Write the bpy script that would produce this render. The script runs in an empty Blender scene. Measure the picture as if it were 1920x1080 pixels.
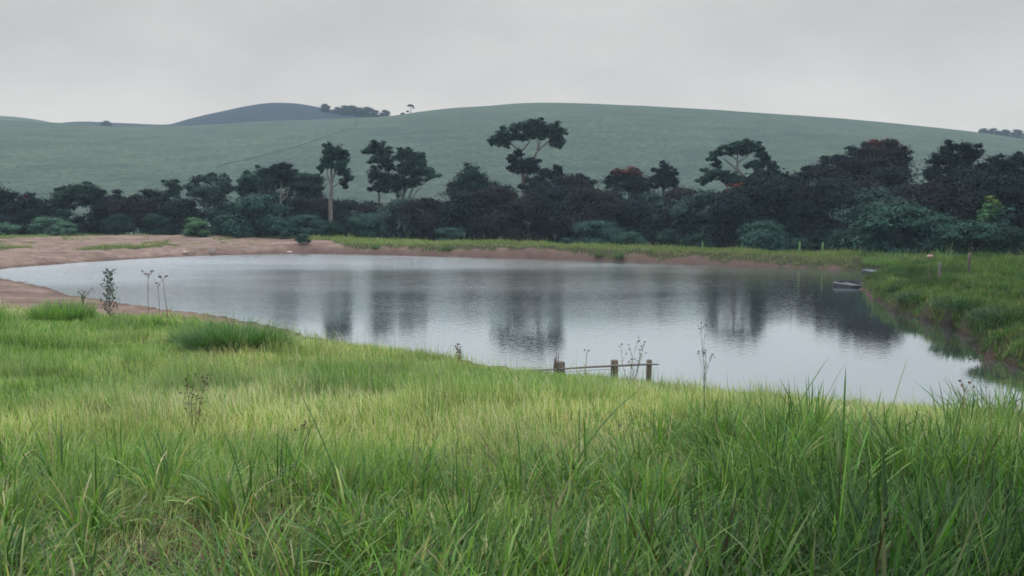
import bpy, math, random
import numpy as np
from mathutils import Vector

random.seed(7)
RNG = np.random.default_rng(7)
SC = bpy.context.scene
COL = SC.collection
R = math.radians

# ------------------------------------------------------------------ camera
FPX, CX, CY = 1700.0, 960.0, 540.0          # focal length in photo pixels, photo centre
CAMZ, PITCH = 4.0, math.atan(160.0 / 1700.0)
cam_d = bpy.data.cameras.new("camera")
cam_d.sensor_width = 36.0
cam_d.lens = 36.0 * FPX / 1920.0
cam_d.clip_start, cam_d.clip_end = 0.1, 6000.0
cam = bpy.data.objects.new("camera", cam_d)
COL.objects.link(cam)
cam.location = (0, 0, CAMZ)
cam.rotation_euler = (R(90) - PITCH, 0, 0)
SC.camera = cam

# ------------------------------------------------------------------ sky and sun
SUN_EL, SUN_AZ = R(52), R(-48)              # azimuth from +Y towards +X
W = bpy.data.worlds.new("World")
SC.world = W
W.use_nodes = True
nt = W.node_tree
nt.nodes.clear()
def nd(tree, typ, **kw):
    n = tree.nodes.new(typ)
    for k, v in kw.items():
        setattr(n, k, v)
    return n
out = nd(nt, 'ShaderNodeOutputWorld')
bg = nd(nt, 'ShaderNodeBackground')
bg.inputs['Strength'].default_value = 0.1
sky = nd(nt, 'ShaderNodeTexSky', sky_type='NISHITA', sun_disc=False)
sky.sun_elevation, sky.sun_rotation = SUN_EL, SUN_AZ
sky.air_density, sky.dust_density = 1.0, 3.0
tc = nd(nt, 'ShaderNodeTexCoord')
sep = nd(nt, 'ShaderNodeSeparateXYZ')
nt.links.new(tc.outputs['Generated'], sep.inputs[0])
ramp = nd(nt, 'ShaderNodeValToRGB')         # overcast: brighter towards the zenith
ramp.color_ramp.interpolation = 'EASE'
els = ramp.color_ramp.elements
els[0].position, els[0].color = 0.0, (8.6, 8.1, 7.2, 1)
els[1].position, els[1].color = 1.0, (33.0, 33.5, 34.0, 1)
for p_, c_ in ((0.03, (8.0, 7.5, 6.7, 1)), (0.085, (6.9, 6.4, 5.7, 1)), (0.14, (6.15, 5.7, 5.15, 1)), (0.22, (5.8, 5.5, 5.15, 1)), (0.29, (8.2, 8.4, 8.8, 1)), (0.45, (15.0, 15.4, 16.0, 1))):
    e = els.new(p_); e.color = c_
nt.links.new(sep.outputs['Z'], ramp.inputs[0])
mapn = nd(nt, 'ShaderNodeMapping')
mapn.inputs['Scale'].default_value = (1.5, 1.5, 3.2)
nt.links.new(tc.outputs['Generated'], mapn.inputs[0])
cn = nd(nt, 'ShaderNodeTexNoise')
cn.inputs['Scale'].default_value = 3.0
cn.inputs['Detail'].default_value = 5.0
cn.inputs['Roughness'].default_value = 0.5
nt.links.new(mapn.outputs[0], cn.inputs['Vector'])
cmr = nd(nt, 'ShaderNodeMapRange')
cmr.inputs['From Min'].default_value, cmr.inputs['From Max'].default_value = 0.3, 0.7
cmr.inputs['To Min'].default_value, cmr.inputs['To Max'].default_value = 0.87, 1.11
nt.links.new(cn.outputs[0], cmr.inputs[0])
cmul = nd(nt, 'ShaderNodeMix', data_type='RGBA', blend_type='MULTIPLY')
cmul.inputs['Factor'].default_value = 1.0
nt.links.new(ramp.outputs[0], cmul.inputs['A'])
nt.links.new(cmr.outputs[0], cmul.inputs['B'])
smix = nd(nt, 'ShaderNodeMix', data_type='RGBA')
smix.inputs['Factor'].default_value = 0.95   # share of the sky covered by cloud
nt.links.new(sky.outputs[0], smix.inputs['A'])
nt.links.new(cmul.outputs['Result'], smix.inputs['B'])
nt.links.new(smix.outputs['Result'], bg.inputs['Color'])
nt.links.new(bg.outputs[0], out.inputs['Surface'])

sun_d = bpy.data.lights.new("sun", 'SUN')
sun_d.energy, sun_d.angle, sun_d.color = 1.5, R(14), (1.0, 0.96, 0.88)
sun = bpy.data.objects.new("sun", sun_d)
COL.objects.link(sun)
sdir = Vector((math.sin(SUN_AZ) * math.cos(SUN_EL), math.cos(SUN_AZ) * math.cos(SUN_EL), math.sin(SUN_EL)))
sun.rotation_euler = sdir.to_track_quat('Z', 'Y').to_euler()

SC.view_settings.view_transform = 'Standard'
SC.view_settings.look = 'None'
SC.view_settings.exposure = 0.0
SC.view_settings.gamma = 1.0
SC.cycles.use_denoising = True
SC.cycles.filter_width = 1.7
SC.cycles.max_bounces = 6
SC.cycles.diffuse_bounces = 3
SC.cycles.glossy_bounces = 3
SC.cycles.transmission_bounces = 3
SC.cycles.volume_bounces = 1
SC.cycles.use_adaptive_sampling = True
SC.cycles.adaptive_threshold = 0.015
SC.cycles.sample_clamp_indirect = 5.0

# ------------------------------------------------------------------ helpers
def ray(u, v):
    """slope of the sight line through a photo pixel: (x per metre forward, z per metre forward)"""
    xc, yc = (np.asarray(u, float) - CX) / FPX, -(np.asarray(v, float) - CY) / FPX
    fwd = math.cos(PITCH) + yc * math.sin(PITCH)
    return xc / fwd, (-math.sin(PITCH) + yc * math.cos(PITCH)) / fwd

def at(u, v, Y):
    tx, tz = ray(u, v)
    return np.array([tx * Y, Y, CAMZ + tz * Y])

def on_plane(u, v, z=0.0):
    tx, tz = ray(u, v)
    Y = (z - CAMZ) / tz
    return np.stack([tx * Y, Y], -1)

def vnoise(x, y, seed=0):
    """smooth lattice noise 0..1"""
    x, y = np.asarray(x, float), np.asarray(y, float)
    xi, yi = np.floor(x), np.floor(y)
    fx, fy = x - xi, y - yi
    fx, fy = fx * fx * (3 - 2 * fx), fy * fy * (3 - 2 * fy)
    def h(a, b):
        s = np.sin(a * 127.1 + b * 311.7 + seed * 74.7) * 43758.5453
        return s - np.floor(s)
    return (h(xi, yi) * (1 - fx) + h(xi + 1, yi) * fx) * (1 - fy) + (h(xi, yi + 1) * (1 - fx) + h(xi + 1, yi + 1) * fx) * fy

def fbm(x, y, seed=0, octv=3):
    a, tot, s = 1.0, 0.0, 0.0
    for k in range(octv):
        s = s + a * vnoise(x * 2 ** k, y * 2 ** k, seed + k * 13)
        tot += a; a *= 0.5
    return s / tot

def sstep(a, b, x):
    t = np.clip((x - a) / (b - a), 0, 1)
    return t * t * (3 - 2 * t)

def tag(o, label=None, cat=None, group=None, kind=None):
    for k, v in (('label', label), ('category', cat), ('group', group), ('kind', kind)):
        if v:
            o[k] = v
    return o

def link(name, data, parent=None):
    o = bpy.data.objects.new(name, data)
    COL.objects.link(o)
    if parent is not None:
        o.parent = parent
    return o

def raw_mesh(name, verts, loops, starts, mat=None, colors=None, smooth=False):
    me = bpy.data.meshes.new(name)
    verts = np.ascontiguousarray(verts, np.float32)
    me.vertices.add(len(verts)); me.vertices.foreach_set('co', verts.ravel())
    me.loops.add(len(loops)); me.loops.foreach_set('vertex_index', np.ascontiguousarray(loops, np.int32))
    me.polygons.add(len(starts)); me.polygons.foreach_set('loop_start', np.ascontiguousarray(starts, np.int32))
    if smooth:
        me.polygons.foreach_set('use_smooth', np.ones(len(starts), bool))
    me.update(calc_edges=True)
    if colors is not None:
        ca = me.color_attributes.new('tint', 'FLOAT_COLOR', 'POINT')
        c4 = np.ones((len(verts), 4), np.float32); c4[:, :3] = colors
        ca.data.foreach_set('color', c4.ravel())
    if mat:
        me.materials.append(mat)
    return me

def py_mesh(name, verts, faces, mat=None, colors=None, smooth=False):
    loops = [i for f in faces for i in f]
    starts = np.cumsum([0] + [len(f) for f in faces[:-1]])
    return raw_mesh(name, np.array(verts), loops, starts, mat, colors, smooth)

def grid_mesh(name, X, Y, Z, mat, colors=None):
    ny, nx = X.shape
    v = np.stack([X, Y, Z], -1).reshape(-1, 3)
    i = (np.arange(ny - 1)[:, None] * nx + np.arange(nx - 1)[None, :]).ravel()
    loops = np.stack([i, i + 1, i + nx + 1, i + nx], -1).ravel()
    return raw_mesh(name, v, loops, np.arange(len(i)) * 4, mat, None if colors is None else colors.reshape(-1, 3), True)

class MB:
    """collects simple solids into one mesh"""
    def __init__(s):
        s.v, s.f, s.c = [], [], []
    def add(s, vs, fs, col=None):
        b = len(s.v)
        s.v += [tuple(p) for p in vs]
        s.f += [tuple(i + b for i in f) for f in fs]
        s.c += [col or (1, 1, 1)] * len(vs)
    def box(s, c, size, rz=0.0, tilt=(0, 0), col=None):
        hx, hy, hz = [k / 2 for k in size]
        bev = min(hx, hy, hz) * 0.18
        vs = []
        for z, ins in ((-hz, bev), (-hz + bev, 0), (hz - bev, 0), (hz, bev)):
            for sx, sy in ((-1, -1), (1, -1), (1, 1), (-1, 1)):
                x, y = sx * (hx - ins), sy * (hy - ins)
                x2, y2 = x + tilt[0] * z, y + tilt[1] * z
                vs.append((c[0] + x2 * math.cos(rz) - y2 * math.sin(rz), c[1] + x2 * math.sin(rz) + y2 * math.cos(rz), c[2] + z))
        fs = [(3, 2, 1, 0), (12, 13, 14, 15)]
        for k in range(3):
            for j in range(4):
                a, b = k * 4 + j, k * 4 + (j + 1) % 4
                fs.append((a, b, b + 4, a + 4))
        s.add(vs, fs, col)
    def tube(s, pts, radii, sides=6, col=None, wob=0.0):
        pts = [Vector(p) for p in pts]
        rings = []
        vs, fs = [], []
        for k, p in enumerate(pts):
            d = (pts[min(k + 1, len(pts) - 1)] - pts[max(k - 1, 0)]).normalized()
            a = d.cross(Vector((0.31, 0.95, 0.05)))
            if a.length < 1e-3:
                a = d.cross(Vector((1, 0, 0)))
            a.normalize(); b = d.cross(a)
            for j in range(sides):
                t = 2 * math.pi * j / sides
                rr = radii[k] * (1 + wob * (random.random() - 0.5))
                vs.append(p + a * (rr * math.cos(t)) + b * (rr * math.sin(t)))
        for k in range(len(pts) - 1):
            for j in range(sides):
                i0, i1 = k * sides + j, k * sides + (j + 1) % sides
                fs.append((i0, i1, i1 + sides, i0 + sides))
        fs.append(tuple(range(sides))[::-1])
        fs.append(tuple(range((len(pts) - 1) * sides, len(pts) * sides)))
        s.add(vs, fs, col)
    def blob(s, c, r, col=None, n=6, jit=0.2):
        vs, fs = [], []
        rx, ry, rz = r if isinstance(r, (tuple, list)) else (r, r, r)
        rows = 4
        for i in range(rows + 1):
            th = math.pi * i / rows
            for j in range(n):
                ph = 2 * math.pi * j / n
                k = 1 + jit * (random.random() - 0.5) * 2
                vs.append((c[0] + rx * k * math.sin(th) * math.cos(ph), c[1] + ry * k * math.sin(th) * math.sin(ph), c[2] + rz * k * math.cos(th)))
        for i in range(rows):
            for j in range(n):
                a, b = i * n + j, i * n + (j + 1) % n
                fs.append((a, b, b + n, a + n)[::-1])
        s.add(vs, fs, col)
    def leaf(s, base, tip, w, col=None, sag=0.1):
        b, t = Vector(base), Vector(tip)
        d = t - b
        side = d.cross(Vector((0, 0, 1)))
        if side.length < 1e-5:
            side = Vector((1, 0, 0))
        side.normalize()
        rot = random.uniform(-0.8, 0.8)
        side = side * math.cos(rot) + Vector((0, 0, 1)) * math.sin(rot)
        m1, m2 = b + d * 0.3 + Vector((0, 0, sag * d.length)), b + d * 0.65 + Vector((0, 0, sag * d.length))
        s.add([b, m1 - side * w / 2, m1 + side * w / 2, m2 - side * w * 0.4, m2 + side * w * 0.4, t],
              [(0, 1, 2), (1, 3, 4, 2), (3, 5, 4)], col)
    def build(s, name, mat, parent=None, smooth=False):
        me = py_mesh(name, s.v, s.f, mat, np.array(s.c), smooth)
        return link(name, me, parent)

# ------------------------------------------------------------------ materials
def new_mat(name):
    m = bpy.data.materials.new(name)
    m.use_nodes = True
    t = m.node_tree
    t.nodes.clear()
    o = nd(t, 'ShaderNodeOutputMaterial')
    return m, t, o

def L(t, a, b):
    t.links.new(a, b)

def noise(t, vec, scale, detail=3.0, rough=0.55, dist=0.0):
    n = nd(t, 'ShaderNodeTexNoise')
    n.inputs['Scale'].default_value = scale
    n.inputs['Detail'].default_value = detail
    n.inputs['Roughness'].default_value = rough
    n.inputs['Distortion'].default_value = dist
    if vec is not None:
        L(t, vec, n.inputs['Vector'])
    return n.outputs[0]

def mrange(t, val, a, b, c, d):
    n = nd(t, 'ShaderNodeMapRange')
    for k, v in zip(('From Min', 'From Max', 'To Min', 'To Max'), (a, b, c, d)):
        n.inputs[k].default_value = v
    L(t, val, n.inputs[0])
    return n.outputs[0]

def cmix(t, fac, a, b, blend='MIX'):
    n = nd(t, 'ShaderNodeMix', data_type='RGBA', blend_type=blend)
    for key, x in (('Factor', fac), ('A', a), ('B', b)):
        if hasattr(x, 'is_output'):
            L(t, x, n.inputs[key])
        elif key == 'Factor':
            n.inputs[key].default_value = x
        else:
            n.inputs[key].default_value = (*x, 1)
    return n.outputs['Result']

def math_n(t, op, a, b=None):
    n = nd(t, 'ShaderNodeMath', operation=op)
    for k, x in enumerate((a, b)):
        if x is None:
            continue
        if hasattr(x, 'is_output'):
            L(t, x, n.inputs[k])
        else:
            n.inputs[k].default_value = x
    return n.outputs[0]

def wpos(t, scale=None):
    g = nd(t, 'ShaderNodeNewGeometry')
    if scale is None:
        return g.outputs['Position']
    m = nd(t, 'ShaderNodeMapping')
    m.inputs['Scale'].default_value = scale
    L(t, g.outputs['Position'], m.inputs[0])
    return m.outputs[0]

def leafy(name, trans=0.35, rough=0.6, spec=0.25, tcol=(1.1, 1.25, 0.6)):
    m, t, o = new_mat(name)
    a = nd(t, 'ShaderNodeAttribute', attribute_name='tint')
    p = nd(t, 'ShaderNodeBsdfPrincipled')
    p.inputs['Roughness'].default_value = rough
    p.inputs['Specular IOR Level'].default_value = spec
    L(t, a.outputs['Color'], p.inputs['Base Color'])
    tr = nd(t, 'ShaderNodeBsdfTranslucent')
    L(t, cmix(t, 1.0, a.outputs['Color'], tcol, 'MULTIPLY'), tr.inputs['Color'])
    mx = nd(t, 'ShaderNodeMixShader')
    mx.inputs[0].default_value = trans
    L(t, p.outputs[0], mx.inputs[1]); L(t, tr.outputs[0], mx.inputs[2])
    L(t, mx.outputs[0], o.inputs['Surface'])
    return m

M_GRASS = leafy('grass_blade', 0.4, 0.55, 0.2)
M_LEAF = leafy('tree_leaf', 0.12, 0.75, 0.05)
M_WEED = leafy('weed_leaf', 0.3, 0.6, 0.2)

def plain(name, c1, c2, scale=8.0, rough=0.85, bump=0.3, spec=0.2, stretch=(1, 1, 1)):
    m, t, o = new_mat(name)
    tcn = nd(t, 'ShaderNodeTexCoord')
    mp = nd(t, 'ShaderNodeMapping'); mp.inputs['Scale'].default_value = stretch
    L(t, tcn.outputs['Object'], mp.inputs[0])
    n = noise(t, mp.outputs[0], scale, 5.0, 0.6)
    p = nd(t, 'ShaderNodeBsdfPrincipled')
    p.inputs['Roughness'].default_value = rough
    p.inputs['Specular IOR Level'].default_value = spec
    L(t, cmix(t, mrange(t, n, 0.3, 0.7, 0, 1), c1, c2), p.inputs['Base Color'])
    b = nd(t, 'ShaderNodeBump'); b.inputs['Strength'].default_value = bump; b.inputs['Distance'].default_value = 0.02
    L(t, n, b.inputs['Height']); L(t, b.outputs[0], p.inputs['Normal'])
    L(t, p.outputs[0], o.inputs['Surface'])
    return m

M_BARK = plain('bark', (0.085, 0.078, 0.078), (0.17, 0.155, 0.15), 3.0, stretch=(1, 1, 0.3))
M_BARK_DARK = plain('dark_bark', (0.045, 0.04, 0.04), (0.10, 0.09, 0.085), 3.0, stretch=(1, 1, 0.3))
M_WOOD = plain('weathered_wood', (0.055, 0.044, 0.040), (0.125, 0.10, 0.088), 14.0, stretch=(1, 1, 0.15), bump=0.6)
M_GREYWOOD = plain('grey_wood', (0.075, 0.070, 0.068), (0.16, 0.15, 0.145), 14.0, stretch=(1, 1, 0.15), bump=0.6)
M_STEM = plain('dry_stem', (0.085, 0.066, 0.045), (0.16, 0.125, 0.085), 20.0)
M_GSTEM = plain('green_stem', (0.045, 0.065, 0.03), (0.08, 0.10, 0.045), 20.0)
M_HEAD = plain('seed_head', (0.05, 0.03, 0.025), (0.12, 0.07, 0.06), 60.0)
M_PALEHEAD = plain('pale_flower', (0.26, 0.16, 0.16), (0.36, 0.25, 0.24), 30.0)
M_WHITE = plain('white_petal', (0.75, 0.73, 0.65), (0.82, 0.8, 0.72), 30.0)
M_STONE = plain('stone', (0.12, 0.10, 0.10), (0.22, 0.19, 0.18), 4.0)
M_PALESTONE = plain('pale_stone', (0.26, 0.21, 0.19), (0.36, 0.30, 0.27), 4.0)
M_HULL = plain('boat_hull', (0.018, 0.022, 0.03), (0.035, 0.04, 0.05), 5.0, rough=0.5, bump=0.05)
M_DECK = plain('boat_deck', (0.07, 0.085, 0.11), (0.11, 0.125, 0.15), 5.0, rough=0.6, bump=0.05)
M_GUNWALE = plain('boat_gunwale', (0.13, 0.14, 0.15), (0.19, 0.20, 0.21), 5.0, rough=0.5, bump=0.05)
M_STAKE = plain('green_stake', (0.07, 0.15, 0.05), (0.10, 0.19, 0.07), 6.0, rough=0.6, bump=0.05)

# ------------------------------------------------------------------ pond outline (read off the photo on the water plane)
FAR = [(-90, 513), (0, 505), (60, 499), (130, 494), (200, 489), (280, 484), (340, 481), (400, 479), (480, 477), (560, 475.5), (640, 476.5), (760, 479.5),
       (900, 483), (1000, 486), (1100, 489), (1200, 492), (1300, 495), (1400, 498.5), (1500, 502), (1600, 506), (1660, 509)]
RIGHT = [(1690, 516), (1665, 526), (1632, 534), (1619, 541), (1632, 556), (1657, 576), (1700, 592), (1747, 604), (1790, 617), (1820, 629), (1836, 650),
         (1850, 666), (1880, 681), (1920, 698), (1990, 716), (2080, 735)]
NEAR = [(2180, 762), (2060, 782), (1900, 787), (1750, 781), (1600, 772), (1400, 752), (1250, 732), (1150, 718), (1050, 706), (980, 697), (900, 684),
        (820, 669), (723, 657), (637, 645), (583, 632), (520, 615), (467, 602), (417, 594), (367, 585), (300, 577), (240, 569), (200, 563), (152, 557),
        (100, 543), (50, 529), (0, 521), (-60, 516)]
OUT = np.concatenate([on_plane(*np.array(q, float).T) for q in (FAR, RIGHT, NEAR)])
SEGS = np.array([0] * len(FAR) + [1] * len(RIGHT) + [2] * len(NEAR))
def densify(P, S, step=0.5):
    pts, att = [], []
    for k in range(len(P)):
        a, b = P[k], P[(k + 1) % len(P)]
        n = max(1, int(np.hypot(*(b - a)) / step))
        for j in range(n):
            pts.append(a + (b - a) * j / n)
            att.append(S[k])
    return np.array(pts), np.array(att)
def smooth_closed(P, it=2):
    for _ in range(it):
        Q = np.empty((len(P) * 2, 2))
        nx = np.roll(P, -1, 0)
        Q[0::2] = P * 0.75 + nx * 0.25
        Q[1::2] = P * 0.25 + nx * 0.75
        P = Q
    return P
seg0 = SEGS
OUT_S = smooth_closed(OUT, 1)
SEG_S = np.repeat(seg0, 2)
BP, BS = densify(OUT_S, SEG_S, 0.45)
# wobble the shoreline a little
_t = np.arange(len(BP)) * 0.45
BP = BP + np.stack([vnoise(_t * 0.9, _t * 0, 3) - 0.5, vnoise(_t * 0.9, _t * 0 + 9, 5) - 0.5], -1) * 0.35
# bank profile per shoreline point: lip height, lip width, slope behind, cap, distance at which the dam falls away, near weight
uB = CX + FPX * BP[:, 0] / BP[:, 1]
isF, isR, isN = BS == 0, BS == 1, BS == 2
lipH = np.where(isF, np.interp(uB, [-90, 250, 420, 620, 1000, 1500, 1700], [0.45, 0.6, 0.55, 0.70, 0.88, 0.58, 0.42]), np.where(isR, 0.70, 0.2))
lipW = np.where(isF, np.interp(uB, [-90, 250, 420, 620, 1000, 1600], [3.0, 2.2, 2.2, 2.0, 1.7, 1.6]), np.where(isR, 0.9, 1.5))
slp = np.where(isF, np.interp(uB, [-90, 400, 700, 1200], [0.03, 0.025, 0.02, 0.015]), np.where(isR, 0.07, 0.05))
cap = np.where(isF, np.interp(uB, [-90, 400, 700, 1700], [1.1, 1.0, 0.95, 0.55]), np.where(isR, 1.45, 1.0))
fall = np.where(isF, np.interp(uB, [-90, 300, 620, 1700], [40, 24, 4.5, 3.8]), np.where(isR, 22.0, 60))
nearw = isN.astype(float)
# the left end of the near shore is beach under the same low bank
ATT = np.stack([lipH, lipW, slp, cap, fall, nearw], -1)

def point_in(P, X, Y):
    inside = np.zeros(X.shape, bool)
    x1, y1 = P[:, 0], P[:, 1]
    x2, y2 = np.roll(x1, -1), np.roll(y1, -1)
    for a, b, c, d in zip(x1, y1, x2, y2):
        if b == d:
            continue
        m = (b > Y) != (d > Y)
        inside ^= m & (X < (c - a) * (Y - b) / (d - b) + a)
    return inside

def shore(X, Y):
    """signed distance to the shore (positive on land) and blended bank attributes"""
    X, Y = np.asarray(X, float).ravel(), np.asarray(Y, float).ravel()
    dist = np.empty(len(X)); att = np.empty((len(X), ATT.shape[1])); usm = np.empty(len(X))
    B, A = BP[::2], ATT[::2]
    for k in range(0, len(X), 20000):
        d2 = (X[k:k + 20000, None] - B[None, :, 0]) ** 2 + (Y[k:k + 20000, None] - B[None, :, 1]) ** 2
        m = d2.min(1)
        dist[k:k + 20000] = np.sqrt(m)
        w = 1.0 / (d2 + 0.15 + 0.12 * m[:, None]) ** 3
        w /= w.sum(1, keepdims=True)
        att[k:k + 20000] = w @ A
    ins = np.zeros(len(X), bool)
    for k in range(0, len(X), 100000):
        ins[k:k + 100000] = point_in(BP, X[k:k + 100000], Y[k:k + 100000])
    dist[ins] *= -1
    return dist, att

def ground(X, Y, full=False):
    shp = np.shape(X)
    X, Y = np.asarray(X, float).ravel(), np.asarray(Y, float).ravel()
    d, a = shore(X, Y)
    H, wd, s, cp, fl, nw = a.T
    dd = np.maximum(d, 0)
    zb = H * sstep(0, 1, dd / wd) ** 0.8 + s * np.maximum(dd - wd, 0)
    zb = np.minimum(zb, cp)
    zb = zb - sstep(0, 1, (dd - fl) / 10.0) * 1.3
    r = np.hypot(X, Y)
    t = dd / (dd + np.maximum(r - 3.2, 0) + 1e-6)
    ex = np.interp(X, [-14, -3, 3, 8], [1.0, 1.25, 1.4, 1.25])
    zn = 2.42 * (1 - (1 - t) ** ex)
    z = np.where(d > 0, zb * (1 - nw) + zn * nw, np.maximum(d * 0.35, -1.6))
    lump = (fbm(X * 0.7, Y * 0.7, 11) - 0.5) * 0.16 + (fbm(X * 0.18, Y * 0.18, 12) - 0.5) * 0.22
    u_ = CX + FPX * X / np.maximum(Y, 1.0)
    right_ = sstep(1600, 1680, u_) * (1 - nw)
    lump = lump + (fbm(X * 0.55, Y * 0.55, 14) - 0.5) * 0.75 * right_
    leftb = sstep(620, 380, u_) * (1 - nw)
    lump = lump + (fbm(X * 1.1, Y * 1.1, 15) - 0.5) * 0.20 * leftb
    z = z + lump * sstep(0.1, 2.0, dd)
    z = z + (fbm(X * 1.7, Y * 1.7, 16) - 0.5) * 0.34 * (1 - nw) * sstep(0.05, 0.5, dd) * sstep(3.2, 1.2, dd)
    far_ = sstep(112, 150, Y)
    z = z * (1 - far_) + -3.0 * far_
    if full:
        return z.reshape(shp), d.reshape(shp), nw.reshape(shp), r.reshape(shp)
    return z.reshape(shp)

def gz(x, y):
    return float(ground(np.array([x]), np.array([y]))[0])

def ground_hit(u, v):
    """the ground point on the sight line through a photo pixel"""
    tx, tz = ray(u, v)
    Ys = np.linspace(2.0, 110.0, 1600)
    z = ground(tx * Ys, Ys)
    k = np.argmax(z >= CAMZ + tz * Ys)
    return np.array([tx * Ys[k], Ys[k], z[k]])

def grass_cover(X, Y, d, nw, r):
    """0 bare earth .. 1 grass"""
    n = fbm(X * 0.35, Y * 0.35, 21)
    n2 = fbm(X * 1.3, Y * 1.3, 22)
    u = CX + FPX * X / np.maximum(Y, 1.0)
    # far bank: grass above the lip, bare red face below
    bare_w = np.interp(u, [-200, 300, 420, 560, 650, 700, 1000, 1300, 1450, 1650], [22, 21, 17, 10, 1.3, 1.1, 1.05, 0.8, 0.5, 0.2])
    far = sstep(-0.45, 0.45, (d - bare_w) + (n2 - 0.5) * 1.2 + (n - 0.5) * np.interp(u, [0, 560, 700], [6.0, 3.0, 1.0]))
    # grassy islets on the left dirt
    isl = sstep(0.0, 0.25, 1 - np.hypot((u - 240) / 105, (d - 4.6) / 2.2) + (n2 - 0.5) * 0.9)
    isl2 = sstep(0.0, 0.25, 1 - np.hypot((u - 0) / 55, (d - 9.0) / 1.6) + (n2 - 0.5) * 0.9)
    far = np.maximum(far, 0.75 * sstep(0.60, 0.70, 0.6 * n + 0.4 * n2) * sstep(600, 420, u) * sstep(2.5, 5, d))
    far = np.maximum(far, np.maximum(isl, isl2) * 0.9)
    rgt = sstep(-0.25, 0.25, d + 0.2 + (n2 - 0.5) * 0.9)
    beach = np.interp(u, [-300, 0, 130, 280, 330, 420, 700], [5.5, 5.0, 4.4, 2.2, 1.7, 1.1, 0.7])
    nr = sstep(-0.5, 0.5, d - beach + (n2 - 0.5) * 1.4)
    rightness = sstep(1560, 1640, u) * (1 - nw)
    land = far * (1 - rightness) + rgt * rightness
    return np.where(d > 0, land * (1 - nw) + nr * nw, 0.0)

# ------------------------------------------------------------------ ground sheet
def axis(parts):
    out_ = [parts[0][0]]
    for a, b, st in parts:
        n = max(1, int(round((b - a) / st)))
        out_ += list(np.linspace(a, b, n + 1)[1:])
    return np.array(out_)
gx = axis([(-640, -200, 40), (-200, -90, 6), (-90, -46, 1.2), (-46, 46, 0.3), (46, 90, 1.2), (90, 200, 6), (200, 640, 40)])
gy = axis([(-60, -8, 6), (-8, 2, 0.8), (2, 30, 0.25), (30, 80, 0.4), (80, 112, 1.2), (112, 160, 4), (160, 800, 40)])
GX, GY = np.meshgrid(gx, gy)
GZ, GD, GN, GR = ground(GX, GY, True)
GC = grass_cover(GX, GY, GD, GN, GR)
GU = CX + FPX * GX / np.maximum(GY, 1.0)
wet = 1 - sstep(0.1, 1.0, GD / np.interp(GU, [-100, 400, 640, 2000], [0.9, 0.8, 2.2, 2.6]))
m, t, o = new_mat('earth')
a = nd(t, 'ShaderNodeAttribute', attribute_name='tint')
sp = nd(t, 'ShaderNodeSeparateColor'); L(t, a.outputs['Color'], sp.inputs[0])
P_ = wpos(t)
n1 = noise(t, P_, 0.6, 6.0, 0.65); n2 = noise(t, P_, 7.0, 6.0, 0.7); n3 = noise(t, P_, 30.0, 3.0)
dirt = cmix(t, mrange(t, n1, 0.35, 0.65, 0, 1), (0.185, 0.124, 0.102), (0.320, 0.242, 0.207))
dirt = cmix(t, mrange(t, n2, 0.45, 0.75, 0, 0.6), dirt, (0.115, 0.070, 0.056))
dirt = cmix(t, mrange(t, noise(t, wpos(t, (1.6, 1.6, 4.0)), 1.0, 7.0, 0.78), 0.47, 0.62, 0, 0.5), dirt, (0.115, 0.074, 0.062))
dirt = cmix(t, math_n(t, 'MULTIPLY', sp.outputs[1], 0.8), dirt, (0.056, 0.031, 0.026))
dirt = cmix(t, math_n(t, 'MULTIPLY', sp.outputs[2], 0.93), dirt, (0.018, 0.014, 0.012))
dirt = cmix(t, mrange(t, noise(t, wpos(t, (0.10, 0.5, 1.0)), 1.0, 6.0, 0.75), 0.46, 0.62, 0, 0.75), dirt, (0.095, 0.064, 0.054))
soil = cmix(t, mrange(t, n2, 0.35, 0.65, 0, 1), (0.024, 0.026, 0.013), (0.052, 0.056, 0.024))
soil = cmix(t, mrange(t, n1, 0.5, 0.7, 0, 0.5), soil, (0.07, 0.05, 0.03))
edge = math_n(t, 'ADD', sp.outputs[0], math_n(t, 'MULTIPLY', math_n(t, 'SUBTRACT', n2, 0.5), 0.8))
base = cmix(t, mrange(t, edge, 0.35, 0.65, 0, 1), dirt, soil)
p = nd(t, 'ShaderNodeBsdfPrincipled')
p.inputs['Roughness'].default_value = 0.9; p.inputs['Specular IOR Level'].default_value = 0.15
L(t, base, p.inputs['Base Color'])
b = nd(t, 'ShaderNodeBump'); b.inputs['Strength'].default_value = 1.0; b.inputs['Distance'].default_value = 0.22
L(t, math_n(t, 'ADD', n2, math_n(t, 'MULTIPLY', n3, 0.3)), b.inputs['Height']); L(t, b.outputs[0], p.inputs['Normal'])
L(t, p.outputs[0], o.inputs['Surface'])
gcol = np.stack([GC, wet, sstep(1600, 1680, GU) * (1 - GN)], -1)
tag(link('ground', grid_mesh('ground', GX, GY, GZ, m, gcol)), 'grassy and red earth ground around the pond', 'ground', kind='structure')

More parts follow.
